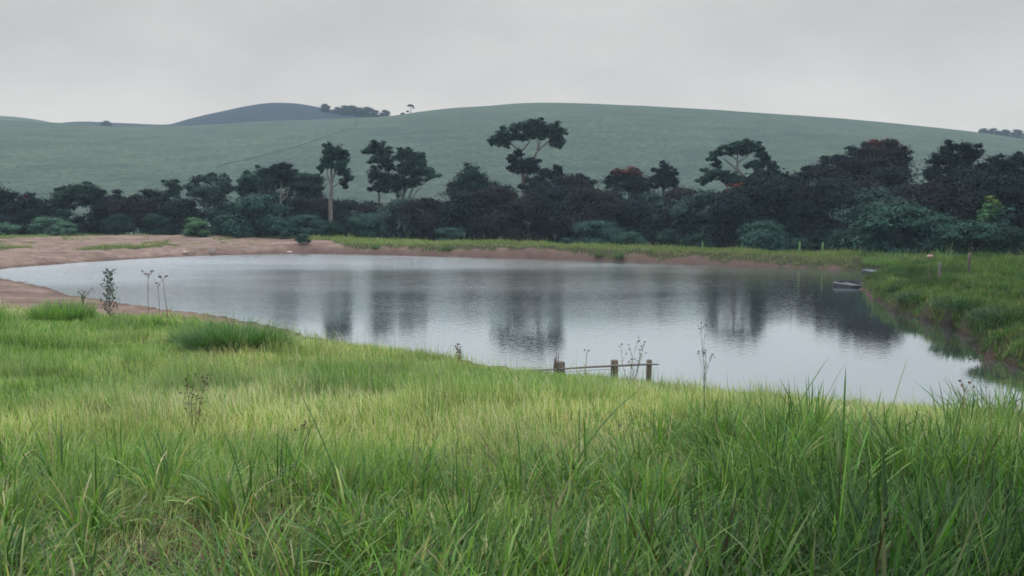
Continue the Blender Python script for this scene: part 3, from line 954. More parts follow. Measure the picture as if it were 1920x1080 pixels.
T('broadleaf_tree', 'very dark dense tree right of the bright hillside gap', 'tree', 92, 195,
  [(192, 388, 30, 20, D_), (215, 378, 22, 14, D_), (180, 424, 32, 18, D_), (228, 398, 24, 18, D_), (200, 410, 34, 20, D_), (165, 430, 22, 10, D_)], group=TG)
T('broadleaf_tree', 'low broad dark tree between the dense tree and small feathery tree', 'tree', 94, 290,
  [(296, 374, 32, 14, D_), (325, 392, 32, 18, D_), (268, 388, 26, 16, D_), (290, 405, 44, 20, MR)], group=TG)
T('feathery_tree', 'small feathery tree tip rising left of the grey sparse tree', 'tree', 100, 324,
  [(320, 346, 15, 8, G_), (334, 354, 14, 8, G_), (322, 362, 20, 8, G_)], r0=0.08, cov=0.7, group=TG)
T('feathery_tree', 'sparse greyish tree with thin stems and a ragged flat crown', 'tree', 97, 405,
  [(378, 336, 24, 9, GY_), (408, 340, 22, 9, GY_), (362, 352, 18, 11, GY_), (425, 356, 18, 9, GY_), (392, 358, 38, 12, GY_), (400, 380, 40, 14, GY_), (430, 340, 8, 4, GY_)],
  bark=M_BARK, r0=0.1, cov=0.6, fuzz=0.2, group=TG)
T('broadleaf_tree', 'broad green tree with layered crown left of the pointed tree', 'tree', 98, 482,
  [(496, 326, 22, 12, G_), (468, 338, 20, 12, G_), (484, 350, 36, 14, G_), (456, 356, 16, 14, G_), (490, 374, 40, 16, D_), (512, 345, 16, 14, G_)], group=TG)
T('slender_tree', 'pointed dark tree on a pale forked stem', 'tree', 87.5, 525,
  [(530, 314, 15, 11, D_), (520, 326, 16, 12, D_), (540, 326, 15, 11, D_), (530, 342, 26, 13, D_)], bark=M_BARK, group=TG,
  limbs_px=[([(0, 1000), (524, 415), (527, 372), (528, 345), (530, 318)], 0.16, 0.04), ([(526, 378), (538, 368), (542, 350)], 0.08, 0.03)])
T('broadleaf_tree', 'flat topped green tree between pointed tree and tall slender tree', 'tree', 100, 575,
  [(574, 332, 26, 8, G_), (590, 342, 24, 10, G_), (566, 350, 32, 12, D_), (580, 368, 36, 14, D_)], group=TG)
T('slender_tree', 'tall slender tree with a long bare pale trunk', 'tree', 87, 620,
  [(617, 278, 11, 10, G_), (632, 284, 14, 11, G_), (620, 295, 16, 11, G_), (640, 296, 13, 11, G_), (612, 308, 13, 7, G_), (634, 311, 18, 10, G_), (604, 316, 7, 5, G_), (648, 322, 12, 8, G_),
   (655, 334, 10, 7, G_), (645, 344, 10, 6, D_)], bark=M_BARK, group=TG, leaf=0.22,
  limbs_px=[([(0, 1000), (620, 400), (621, 355), (622, 332), (620, 310), (617, 282)], 0.27, 0.05), ([(621, 345), (628, 325), (636, 295)], 0.13, 0.04),
            ([(620, 348), (613, 325), (612, 305)], 0.10, 0.03), ([(622, 352), (640, 340), (652, 326)], 0.07, 0.03)])
T('slender_tree', 'tall tree with an uneven tiered crown and pale stem', 'tree', 99, 711,
  [(708, 273, 17, 6, G_), (692, 281, 13, 6, G_), (712, 284, 22, 8, G_), (722, 296, 14, 9, G_), (704, 300, 14, 7, G_), (728, 312, 15, 12, D_), (702, 328, 16, 11, D_), (725, 335, 20, 11, D_), (715, 350, 22, 12, D_)],
  bark=M_BARK, group=TG, limbs_px=[([(0, 1000), (711, 375), (711, 330), (709, 300), (707, 276)], 0.17, 0.04), ([(711, 318), (720, 302), (723, 290)], 0.07, 0.03), ([(710, 312), (704, 300)], 0.06, 0.03)])
T('spreading_tree', 'layered green tree spreading right beside the uneven tiered tree', 'tree', 98, 755,
  [(762, 286, 18, 6, G_), (782, 292, 14, 8, G_), (752, 296, 13, 9, G_), (776, 306, 24, 7, G_), (792, 304, 10, 8, G_), (786, 324, 26, 8, G_), (808, 330, 16, 6, G_), (760, 322, 20, 9, D_), (770, 342, 32, 10, D_), (740, 350, 20, 14, D_)],
  group=TG, fuzz=0.22)
T('broadleaf_tree', 'large rounded dark green tree left of the umbrella shaped tree', 'tree', 95, 888,
  [(884, 322, 20, 12, G_), (872, 336, 22, 14, G_), (900, 338, 20, 14, G_), (922, 352, 26, 12, G_), (882, 358, 40, 16, D_), (858, 366, 18, 14, D_), (910, 374, 46, 16, D_), (945, 362, 18, 10, D_), (865, 395, 30, 20, D_)],
  group=TG)
T('umbrella_tree', 'tallest tree, flat umbrella crown on open forked limbs', 'tree', 103, 984,
  [(930, 261, 14, 8, G_), (921, 268, 8, 6, G_), (944, 250, 16, 8, G_), (940, 265, 14, 7, G_), (966, 242, 16, 9, G_), (962, 256, 22, 7, G_), (990, 236, 18, 9, G_), (1006, 231, 14, 8, G_), (1000, 247, 26, 8, G_),
   (1022, 242, 14, 8, G_), (1040, 240, 13, 8, G_), (1052, 246, 11, 7, G_), (1040, 256, 16, 8, G_), (1050, 266, 12, 7, G_), (1043, 272, 10, 5, G_), (1022, 254, 14, 6, G_), (985, 256, 14, 5, G_), (948, 273, 7, 4, G_)],
  bark=M_BARK, group=TG, leaf=0.21, fuzz=0.28, cov=1.2,
  limbs_px=[([(0, 1000), (983, 352), (979, 320), (977, 296), (975, 284)], 0.30, 0.14), ([(975, 285), (962, 272), (952, 262)], 0.12, 0.04), ([(976, 286), (990, 270), (998, 252)], 0.12, 0.04),
            ([(984, 345), (990, 325), (1000, 300), (1008, 282)], 0.22, 0.14), ([(1008, 282), (1009, 268), (1004, 254)], 0.10, 0.04), ([(1008, 283), (1020, 272), (1034, 258)], 0.11, 0.04),
            ([(1010, 280), (1013, 265), (1018, 250)], 0.08, 0.03), ([(973, 284), (973, 270)], 0.06, 0.02), ([(1018, 274), (1030, 268), (1044, 264)], 0.07, 0.03)])
T('broadleaf_tree', 'ragged dark tree crown clasping the lower limbs of the umbrella tree', 'tree', 101, 986,
  [(974, 290, 11, 6, D_), (978, 304, 19, 8, D_), (962, 297, 9, 5, D_), (996, 304, 15, 9, D_), (1003, 314, 9, 6, D_), (975, 316, 18, 6, D_), (990, 322, 16, 5, D_), (960, 314, 7, 4, D_)],
  group=TG, leaf=0.26, fuzz=0.28, limbs_px=[([(0, 1000), (990, 350), (989, 330), (984, 306)], 0.15, 0.05), ([(986, 335), (974, 318), (970, 300)], 0.06, 0.03)])
T('broadleaf_tree', 'dark tree with open leafy top right of the umbrella trunk', 'tree', 97, 1035,
  [(1022, 322, 14, 7, D_), (1046, 317, 13, 6, D_), (1034, 328, 20, 8, D_), (1010, 340, 22, 12, D_), (1050, 342, 26, 10, D_), (1005, 360, 30, 16, D_)], group=TG, fuzz=0.2)
T('broadleaf_tree', 'smooth domed dark tree between umbrella tree and orange topped tree', 'tree', 95, 1072,
  [(1070, 338, 24, 10, MR), (1094, 350, 22, 12, MR), (1060, 356, 34, 16, D_), (1088, 372, 40, 20, MR), (1110, 368, 18, 14, MR)], group=TG)
T('flowering_tree', 'dark tree with a thin orange red flowering top', 'tree', 97, 1178,
  [(1180, 324, 24, 6, 'orange'), (1158, 323, 10, 4, 'red'), (1192, 322, 8, 4, 'orange'), (1172, 334, 36, 8, D_), (1146, 342, 18, 7, D_), (1196, 342, 26, 12, D_), (1172, 352, 22, 8, D_), (1200, 360, 30, 14, D_)], group=TG)
T('conical_tree', 'small dark steeple shaped tree right of the orange topped tree', 'tree', 96, 1248,
  [(1247, 312, 11, 7, D_), (1241, 322, 16, 7, D_), (1256, 328, 14, 9, D_), (1230, 334, 14, 6, D_), (1262, 342, 14, 9, D_), (1244, 344, 22, 10, D_)], group=TG)
T('spreading_tree', 'wide spreading tree with open arching crown on diagonal limb', 'tree', 92, 1402,
  [(1390, 271, 22, 7, G_), (1368, 277, 18, 7, G_), (1412, 277, 16, 8, G_), (1348, 287, 16, 6, G_), (1392, 284, 26, 8, G_), (1426, 290, 15, 9, G_), (1336, 297, 10, 5, G_), (1342, 309, 12, 5, G_), (1436, 303, 14, 8, G_),
   (1420, 308, 22, 8, G_), (1446, 316, 12, 9, G_), (1345, 325, 28, 8, G_), (1325, 336, 18, 7, G_), (1372, 336, 28, 8, G_), (1430, 328, 28, 9, D_), (1400, 342, 40, 10, D_)],
  bark=M_BARK, group=TG, fuzz=0.22, leaf=0.22,
  limbs_px=[([(0, 1000), (1404, 345), (1392, 328), (1375, 312), (1356, 297)], 0.22, 0.05), ([(1396, 332), (1383, 318), (1382, 300), (1386, 282)], 0.14, 0.05), ([(1383, 305), (1398, 295), (1412, 284)], 0.08, 0.03),
            ([(1400, 338), (1420, 325), (1436, 312)], 0.10, 0.04), ([(1383, 302), (1372, 292), (1362, 282)], 0.07, 0.03)])
T('flowering_tree', 'dark tree with bright orange blossom patch on its shoulder', 'tree', 86, 1392,
  [(1380, 350, 14, 7, 'orange'), (1366, 360, 10, 6, 'orange'), (1388, 356, 10, 7, 'orange'), (1376, 366, 14, 7, 'red'), (1412, 366, 30, 14, D_), (1395, 385, 36, 18, D_), (1440, 380, 28, 16, D_), (1420, 400, 40, 20, D_)], group=TG)
T('broadleaf_tree', 'broad dark tree stepping up left of the red topped tree', 'tree', 86, 1560,
  [(1570, 300, 24, 11, D_), (1596, 308, 24, 14, D_), (1542, 318, 26, 12, D_), (1510, 330, 22, 10, D_), (1560, 330, 42, 18, MR), (1500, 345, 26, 14, D_), (1590, 350, 46, 24, MR)], group=TG)
T('flowering_tree', 'largest right hand tree, dark with a red flowering crest', 'tree', 86, 1655,
  [(1634, 269, 18, 5, 'red'), (1668, 268, 20, 6, 'red'), (1650, 272, 14, 5, 'red'), (1650, 284, 42, 12, MR), (1682, 292, 26, 16, D_), (1616, 290, 26, 14, D_), (1650, 308, 50, 18, MR), (1690, 318, 18, 18, D_), (1645, 340, 54, 24, MR), (1610, 320, 26, 16, D_)],
  r0=0.25, group=TG)
T('broadleaf_tree', 'domed dark tree between red crested tree and right edge', 'tree', 84, 1795,
  [(1778, 282, 20, 12, D_), (1806, 278, 20, 10, D_), (1824, 290, 18, 13, D_), (1762, 300, 22, 14, D_), (1796, 304, 38, 16, D_), (1748, 326, 26, 16, D_), (1810, 332, 46, 20, D_), (1845, 318, 24, 14, D_)], r0=0.24, group=TG)
T('broadleaf_tree', 'dark massed tree at the right edge of the belt', 'tree', 82, 1905,
  [(1884, 308, 26, 13, D_), (1908, 300, 22, 10, D_), (1936, 304, 26, 14, D_), (1890, 332, 40, 18, D_), (1930, 340, 40, 22, D_), (1900, 370, 46, 26, D_), (1965, 320, 30, 20, D_)], r0=0.24, group=TG)

# ---- fillers: prototypes in local metres, then copies
def proto(name, spec, height, leaf, r0, bark, cov=1.0, fuzz=0.32):
    root = link(name, None)
    trunk_mb((0, 0, 0), spec, r0, 0.5).build('trunk', bark, root, True)
    link('crown', crown_mesh('crown', spec, leaf, cov, fuzz), root)
    return root
def dome(w, h, n, pal, lo=0.35, seed=0):
    rr = random.Random(seed)
    ps = [((0, 0, h * 0.82), (w * 0.30, w * 0.30, h * 0.17), pal)]
    for k in range(n):
        a = 6.283 * k / n + rr.uniform(-0.4, 0.4)
        q = rr.uniform(0.22, 0.34) * w
        zz = h * rr.uniform(lo, 0.74)
        ps.append(((math.cos(a) * q, math.sin(a) * q, zz), (w * rr.uniform(0.19, 0.28), w * rr.uniform(0.19, 0.28), h * rr.uniform(0.17, 0.25)), pal))
    return ps
PROTO = {}
for pal in ('dark', 'maroon', 'green', 'grey'):
    for s_ in range(2):
        PROTO[pal, s_] = ('understorey_tree', dome(5.6, 5.2, 12, pal, 0.12, s_ + len(pal)), 0.21, 0.12)
for pal in ('teal', 'bright', 'green', 'paleteal'):
    for s_ in range(2):
        PROTO['shrub_' + pal, s_] = ('shrub', dome(3.6, 2.6, 11, pal, 0.12, s_ + 20 + len(pal)), 0.13, 0.06)
BUILT = {}
def filler(kind, var, u, Y, scale, label, cat, group, rot=None, squash=1.0, dz=0.0):
    x = ray(u, 420)[0] * Y
    z = gz(x, Y) - 0.1 + dz
    nm, spec, leaf, r0 = PROTO[kind, var]
    if (kind, var) not in BUILT:
        root = proto(nm, spec, 1, leaf, r0, M_BARK_DARK)
        BUILT[kind, var] = root
    else:
        src = BUILT[kind, var]
        root = src.copy(); COL.objects.link(root)
        for ch in src.children:
            c_ = ch.copy(); COL.objects.link(c_); c_.parent = root
    root.location = (x, Y, z)
    root.rotation_euler = (0, 0, random.uniform(0, 6.28) if rot is None else rot)
    root.scale = (scale, scale, scale * squash)
    tag(root, label, cat, group)
    return root
UG = 'understorey trees filling the belt'
SG = 'shrubs along the front of the tree belt'
UND = [
 ('dark', 0, -60, 95, 1.1, 'dark understorey tree just outside the left frame edge'),
 ('dark', 1, 28, 93, 0.95, 'dark low tree under the crown at the left edge'),
 ('green', 0, 118, 96, 0.72, 'low green tree below the left side of the dome topped tree'),
 ('maroon', 0, 250, 90, 0.95, 'purplish low tree right of the very dark dense tree'),
 ('dark', 0, 345, 92, 1.0, 'dark low tree directly below the small feathery tree'),
 ('grey', 0, 425, 95, 1.0, 'pale grey leaved low tree below the sparse greyish tree'),
 ('dark', 1, 500, 92, 1.15, 'dark bushy tree behind the round blue green shrub'),
 ('dark', 0, 560, 92, 1.0, 'dark low tree right of the pale forked stem'),
 ('maroon', 1, 600, 94, 1.05, 'brownish low tree left of the long bare pale trunk'),
 ('dark', 1, 655, 92, 0.95, 'dark bushy tree right of the long bare pale trunk'),
 ('maroon', 0, 695, 90, 1.1, 'brownish bushy tree below the uneven tiered tree'),
 ('grey', 1, 752, 88, 1.15, 'greyish domed tree below the layered green tree'),
 ('maroon', 1, 800, 87, 1.2, 'wide purplish tree right of the greyish domed tree'),
 ('grey', 0, 840, 92, 1.0, 'greyish tree filling the dip left of the rounded dark green tree'),
 ('dark', 0, 870, 86, 1.1, 'dark bushy tree below the rounded dark green tree'),
 ('maroon', 0, 930, 86, 1.25, 'wide maroon tree left of the umbrella tree trunk'),
 ('maroon', 1, 990, 85, 1.2, 'wide maroon tree in front of the umbrella tree trunk'),
 ('dark', 1, 1040, 88, 1.3, 'dark broad tree below the open leafy top'),
 ('maroon', 0, 1100, 86, 1.2, 'maroon broad tree below the smooth domed dark tree'),
 ('grey', 1, 1140, 90, 1.15, 'greyish broad tree left below the orange red flowering top'),
 ('dark', 0, 1190, 88, 1.15, 'dark broad tree right below the orange red flowering top'),
 ('grey', 0, 1222, 89, 1.2, 'grey green tree below the steeple shaped tree'),
 ('maroon', 1, 1275, 88, 1.35, 'large maroon domed tree right of the steeple shaped tree'),
 ('grey', 1, 1320, 84, 1.15, 'greyish bushy tree left below the bright orange blossom patch'),
 ('dark', 1, 1365, 82, 1.2, 'dark bushy tree below the bright orange blossom patch'),
 ('dark', 0, 1450, 84, 1.3, 'dark broad tree right of the bright orange blossom patch'),
 ('maroon', 0, 1510, 83, 1.3, 'maroon broad tree below the stepped dark tree'),
 ('dark', 1, 1560, 80, 1.2, 'dark broad tree left below the red flowering crest'),
 ('maroon', 1, 1610, 80, 1.3, 'maroon broad tree directly below the red flowering crest'),
 ('dark', 0, 1660, 82, 1.5, 'very dark tree right below the red flowering crest'),
 ('green', 1, 1705, 80, 1.25, 'dark green tree in the notch right of the red crested tree'),
 ('maroon', 0, 1760, 78, 1.25, 'purplish tree below the domed dark tree'),
 ('grey', 0, 1640, 75, 0.95, 'greyish tree above the large blue green shrub'),
 ('dark', 1, 1830, 80, 1.35, 'dark tree left behind the lime tipped conical shrub'),
 ('dark', 0, 1900, 77, 1.4, 'dark tree right behind the lime tipped conical shrub'),
 ('dark', 1, 1975, 79, 1.5, 'dark tree just outside the right frame edge'),
]
for q in UND:
    filler(q[0], q[1], q[2], q[3], q[4] * float(np.interp(q[2], [0, 1000, 1400, 1500], [0.96, 0.97, 0.98, 1.10])) * random.uniform(0.86, 1.10), q[5], 'tree', UG)
SHR = [
 ('shrub_paleteal', 0, 10, 88, 0.85, 'pale teal weedy shrub at the left edge beside the dirt'),
 ('shrub_paleteal', 1, 85, 87, 0.95, 'pale teal mound shrub behind the dirt track'),
 ('shrub_paleteal', 0, 125, 85, 0.6, 'small pale teal shrub at the right end of weeds'),
 ('shrub_green', 0, 225, 87, 0.9, 'low green shrub left of the light green round shrub'),
 ('shrub_green', 1, 290, 86, 0.85, 'low green shrub nearest the left of light green shrub'),
 ('shrub_bright', 0, 367, 84, 0.72, 'light green round shrub at the back of the dirt bank'),
 ('shrub_teal', 1, 430, 85, 0.9, 'teal shrub between the light green and blue green shrubs'),
 ('shrub_teal', 0, 482, 84, 1.6, 'tall round blue green shrub left of the pale forked stem'),
 ('shrub_teal', 1, 527, 81, 0.7, 'small rounded teal shrub on the bank below forked stem'),
 ('shrub_teal', 0, 575, 84, 0.95, 'bushy teal shrub left of the tall slender trunk base'),
 ('shrub_green', 0, 625, 82, 0.7, 'green shrub hiding the foot of the tall slender trunk'),
 ('shrub_teal', 1, 690, 82, 1.1, 'teal shrub below the brownish bushy tree'),
 ('shrub_teal', 0, 845, 80, 0.75, 'small teal shrub below the dark bushy tree'),
 ('shrub_teal', 1, 1065, 78, 0.6, 'small blue green shrub low on the bank below maroon trees'),
 ('shrub_teal', 0, 1120, 79, 1.2, 'leafy teal shrub left below the orange red flowering top'),
 ('shrub_teal', 1, 1180, 77, 0.9, 'teal shrub directly below the orange red flowering top'),
 ('shrub_green', 1, 1255, 78, 0.95, 'green shrub below the large maroon domed tree'),
 ('shrub_green', 0, 1310, 75, 0.8, 'green shrub behind the leftmost green stake'),
 ('shrub_teal', 1, 1430, 73, 1.3, 'dark teal shrub left of the paired green stakes'),
 ('shrub_green', 1, 1500, 71, 0.8, 'green shrub behind the paired green stakes'),
 ('shrub_green', 0, 1580, 70, 1.0, 'green shrub right of the paired green stakes'),
 ('shrub_teal', 0, 1680, 68, 1.85, 'large glossy blue green shrub behind the tufted bank'),
 ('shrub_teal', 1, 1750, 69, 1.5, 'blue green shrub right of the large glossy one'),
 ('shrub_teal', 0, 1825, 65, 1.35, 'rounded blue green shrub behind the tall fence post'),
 ('shrub_green', 1, 1900, 63, 1.1, 'green shrub at the right edge behind the grassy bank'),
]
for q in SHR:
    filler(q[0], q[1], q[2], q[3], q[4], q[5], 'shrub', SG)
tree_at('conical_shrub', 'conical green shrub with a lime yellow tip', 'shrub', 68, 1862,
  [(1858, 374, 8, 6, 'lime'), (1866, 380, 8, 5, 'lime'), (1862, 392, 20, 10, BR), (1874, 404, 20, 12, TL), (1850, 404, 18, 12, BR), (1862, 420, 30, 14, TL), (1880, 430, 24, 14, TL), (1850, 436, 26, 14, TL)], r0=0.07, leaf=0.2, group=SG)

# ---- ridge trees
def ridge_tree(kind, var, u, v, zf, ya, yb, scale, label, dark=True):
    p_ = hill_hit(u, v, zf, ya, yb)
    if p_[2] == 0 or p_[1] <= ya + 0.5:
        tx, tz = ray(u, v); p_ = np.array([tx * (yb - 60), yb - 60, 0]); p_[2] = float(zf(p_[0], p_[1]))
    src = BUILT[kind, var]
    root = src.copy(); COL.objects.link(root)
    for ch in src.children:
        c_ = ch.copy(); COL.objects.link(c_); c_.parent = root
    root.location = (p_[0], p_[1], p_[2] - 0.6)
    root.rotation_euler = (0, 0, random.uniform(0, 6.28))
    root.scale = (scale, scale, scale)
    tag(root, label, 'tree', 'trees on the skyline')
    root.name = 'skyline_tree'
    return root
def at_ridge(u, zf, Y):
    tx, _ = ray(u, 220)
    return np.array([tx * Y, Y, float(zf(tx * Y, Y))])
RT = [('grey', 0, 199, 560, 1.0, 'lone small tree on the low dark ridge at left'),
      ('dark', 0, 610, 575, 0.95, 'first dark skyline tree right of the dark hilltop'),
      ('dark', 1, 632, 575, 0.85, 'skyline tree at the left end of the dark row'),
      ('dark', 0, 647, 575, 1.15, 'tall skyline tree near the left of the row'),
      ('maroon', 0, 660, 575, 1.2, 'round skyline tree in the middle of the row'),
      ('dark', 1, 673, 575, 1.05, 'dense skyline tree right of the row centre'),
      ('dark', 0, 688, 575, 1.2, 'broad skyline tree past the row centre'),
      ('maroon', 1, 702, 575, 0.95, 'low skyline tree toward the right of the row'),
      ('dark', 1, 721, 575, 1.0, 'last low skyline tree at the right end of the row'),
      ('dark', 0, 1845, 575, 1.0, 'dark skyline tree at the left of the far right row'),
      ('dark', 1, 1865, 575, 1.05, 'second dark skyline tree of the far right row'),
      ('maroon', 0, 1886, 575, 1.0, 'middle dark skyline tree of the far right row'),
      ('dark', 0, 1908, 575, 1.1, 'dark skyline tree at the right frame edge'),
      ('dark', 1, 1930, 575, 1.1, 'dark skyline tree just outside the right frame edge')]
for kd, vr, u, Y, s_, lb in RT:
    src = BUILT[kd, vr]
    root = src.copy(); COL.objects.link(root); root.name = 'skyline_tree'
    for ch in src.children:
        c_ = ch.copy(); COL.objects.link(c_); c_.parent = root
    p_ = at_ridge(u, dh_z, Y)
    root.location = (p_[0], p_[1], p_[2] - 1.0); root.rotation_euler = (0, 0, random.uniform(0, 6.28)); root.scale = (s_ * 1.35, s_ * 1.35, s_ * 1.2)
    tag(root, lb, 'tree', 'trees on the skyline')
# lone umbrella tree and bush where the green ridge meets the sky
def ridge_umbrella():
    Y = 372
    x = ray(770, 215)[0] * Y
    z = float(hill_z(x, Y))
    root = link('skyline_tree', None); root.location = (x, Y, z)
    tag(root, 'lone umbrella shaped tree on the saddle of the green ridge', 'tree', 'trees on the skyline')
    ps = [((0, 0, 3.3), (1.3, 1.2, 0.55), 'maroon'), ((-0.9, 0, 3.0), (0.7, 0.7, 0.4), 'maroon'), ((0.9, 0.2, 2.9), (0.7, 0.7, 0.45), 'maroon'), ((1.3, 0, 2.2), (0.4, 0.4, 0.5), 'maroon'), ((-1.2, 0, 0.9), (0.7, 0.6, 0.4), 'dark')]
    trunk_mb((0, 0, -0.3), ps, 0.14, 0.6).build('trunk', M_BARK_DARK, root)
    link('crown', crown_mesh('crown', ps, 0.3, 0.8), root)
    src = BUILT['dark', 0]
    b_ = src.copy(); COL.objects.link(b_); b_.name = 'skyline_tree'
    for ch in src.children:
        c_ = ch.copy(); COL.objects.link(c_); c_.parent = b_
    x = ray(756, 215)[0] * Y
    b_.location = (x, Y, float(hill_z(x, Y)) - 1.2); b_.scale = (0.42,) * 3
    tag(b_, 'small bush left of the lone umbrella shaped tree', 'bush', 'trees on the skyline')
ridge_umbrella()

# utility pole on the hillside
pp = hill_hit(668, 236.5, hill_z)
mb = MB(); hgt_ = 14.0 * pp[1] / FPX
mb.tube([(0, 0, -0.5), (0, 0, hgt_)], [0.13, 0.09], 8)
root = link('utility_pole', None); root.location = tuple(pp)
mb.build('pole', M_WOOD, root)
mb = MB(); mb.box((0, 0.12, hgt_ - 0.35), (1.5, 0.1, 0.12)); mb.build('crossarm', M_WOOD, root)
tag(root, 'thin utility pole standing alone on the upper hillside', 'utility pole')

# ------------------------------------------------------------------ boats
def boat(Y, u0, u1, label, heading, beam=1.05, deck=False, zoff=0.0):
    x0, x1 = ray(u0, 525)[0] * Y, ray(u1, 525)[0] * Y
    Lb = x1 - x0
    root = link('rowing_boat', None)
    root.location = ((x0 + x1) / 2, Y, 0.0); root.rotation_euler = (R(2.5), 0, heading)
    tag(root, label, 'boat', 'small boats moored by the right bank')
    N = 24
    def ring(k, inset, z):
        f = k / N
        w = (beam / 2) * (math.sin(math.pi * min(1, 0.04 + f * 0.72)) ** 0.55 if f < 0.999 else 0.6)
        if f < 0.28:
            w = (beam / 2) * (f / 0.28) ** 0.95
        else:
            w = (beam / 2) * (1 - 0.25 * ((f - 0.28) / 0.72) ** 2)
        shr = 0.05 * (1 - f) ** 2
        return (-Lb / 2 + Lb * f, max(0.004, w - inset), z + (shr if z > 0.05 else shr * 0.4))
    def strip(sections, name, mat):
        vs, fs = [], []
        ns = len(sections)
        for k in range(N + 1):
            row = []
            for ins, z in sections:
                x_, w_, z_ = ring(k, ins, z); row.append((x_, -w_, z_))
            for ins, z in reversed(sections):
                x_, w_, z_ = ring(k, ins, z); row.append((x_, w_, z_))
            vs += row
        m_ = 2 * ns
        for k in range(N):
            for j in range(m_ - 1):
                a_ = k * m_ + j
                fs.append((a_, a_ + 1, a_ + m_ + 1, a_ + m_))
        fs.append(tuple(range(N * m_, N * m_ + m_)))
        mb = MB(); mb.add(vs, fs); return mb.build(name, mat, root, True)
    strip([(0.0, 0.11), (0.05, 0.02), (0.22, -0.12)], 'hull', M_HULL)
    for sd in (-1, 1):
        mb = MB(); pts = []
        for k in range(N + 1):
            x_, w_, z_ = ring(k, 0.0, 0.11); pts.append((x_, sd * w_, z_ + 0.02))
        if sd < 0:
            pts.append((pts[-1][0], -pts[-1][1], pts[-1][2]))
        mb.tube(pts, [0.022] * len(pts), 6)
        mb.build('gunwale', M_GUNWALE if (sd < 0 and not deck) else (M_DECK if deck else M_HULL), root)
    for f in (0.42, 0.75):
        x_, w_, z_ = ring(int(N * f), 0.05, 0.08)
        mb = MB(); mb.box((x_, 0, 0.075), (0.22, 2 * w_, 0.03)); mb.build('seat', M_DECK if deck else M_HULL, root)
    if deck:
        vs, fs = [], []
        for k in range(N + 1):
            x_, w_, z_ = ring(k, 0.035, 0.11)
            vs += [(x_, -w_, z_ - 0.015), (x_, w_, z_ - 0.015)]
        fs = [(2 * k, 2 * k + 1, 2 * k + 3, 2 * k + 2) for k in range(N)]
        mb = MB(); mb.add(vs, fs); mb.build('deck', M_DECK, root)
    return root
boat(43.6, 1562, 1645, 'dark open rowing boat with a pale gunwale beside the grassy spur', R(3), 1.7)
boat(51.5, 1617, 1672, 'grey decked boat half hidden behind the grassy spur', R(-4), 1.5, True)

# ------------------------------------------------------------------ fences and posts
def fence():
    spec = [(1051, 705, 678, 0.17, 0.15), (1152, 712, 675, 0.135, 0.13), (1217, 716, 674.5, 0.095, 0.095)]
    root = link('wooden_fence', None)
    bx = at(1152, 712, 19.5)
    o0 = np.array([bx[0], 19.5, gz(bx[0], 19.5)])
    root.location = tuple(o0)
    tag(root, 'low wooden fence of three short posts and one rail by the water', 'fence')
    for (u, vb, vt, wx, wy), Y in zip(spec, (19.9, 19.4, 18.9)):
        top = at(u, vt, Y)
        g = gz(top[0], Y)
        h = top[2] - g + 0.25
        mb = MB(); mb.box((top[0] - o0[0], top[1] - o0[1], top[2] - h / 2 - o0[2]), (wx, wy, h), 0.12, (0.01, 0))
        mb.build('post', M_WOOD, root)
    pts = [at(962, 697, 20.5), at(1051, 692, 19.82), at(1100, 688.5, 19.5), at(1152, 686, 19.3), at(1217, 683, 18.83), at(1236, 683.2, 18.7)]
    mb = MB(); mb.tube([tuple(p_ - o0) for p_ in pts], [0.014, 0.02, 0.022, 0.022, 0.02, 0.012], 7, wob=0.2)
    mb.build('rail', M_GREYWOOD, root)
    pts = [at(962, 701, 20.5), at(1060, 697, 19.82), at(1152, 692, 19.35)]
    mb = MB(); mb.tube([tuple(p_ - o0) for p_ in pts], [0.005] * 3, 5); mb.build('wire', M_STEM, root)
    # broken stump beside the first post
    Y = 19.95
    top = at(1041, 672, Y)
    mb = MB(); g = gz(top[0], Y)
    mb.tube([(top[0], Y, g - 0.2), (top[0] + 0.01, Y, g + (top[2] - g) * 0.6), tuple(top)], [0.05, 0.045, 0.02], 7, wob=0.4)
    mb.tube([tuple(at(1042, 678, Y)), tuple(at(1044, 664, Y))], [0.012, 0.006], 5)
    mb.tube([tuple(at(1046, 680, Y)), tuple(at(1047.5, 662, Y))], [0.012, 0.008], 5)
    s_ = mb.build('broken_stump', M_WOOD)
    tag(s_, 'broken splintered stump against the first fence post', 'stump')
fence()

def single_post(name, label, u, vb, vt, wpx, mat, cat='fence post', cap=None, group=None, lean=0.0):
    g = ground_hit(u, vb)
    Y = g[1]
    h = (vb - vt) * Y / FPX
    w = wpx * Y / FPX
    root = link(name, None); root.location = tuple(g)
    tag(root, label, cat, group)
    mb = MB()
    n = 7
    mb.tube([(lean * h * k / n, 0, -0.2 + (h + 0.2) * k / n) for k in range(n + 1)], [w / 2 * (1.05 - 0.1 * k / n) for k in range(n + 1)], 8, wob=0.12)
    mb.build('shaft', mat, root)
    if cap:
        mb = MB(); mb.box((lean * h, 0, h + w * 0.3), (w * 1.15, w * 1.15, w * 0.5)); mb.build('cap', cap, root)
    return root
FP = 'old posts on the right bank'
single_post('fence_post', 'tall dark weathered post standing on the right bank', 1816, 523, 475, 5.5, M_WOOD, group=FP)
single_post('fence_post', 'shorter grey post leaning left of the tall dark post', 1760, 527, 493, 5.5, M_GREYWOOD, group=FP, lean=0.03)
single_post('fence_post', 'thin dark stick post below the pink flower head', 1742.5, 528, 511, 2.6, M_WOOD, group=FP)
ST = 'green stakes on the far bank'
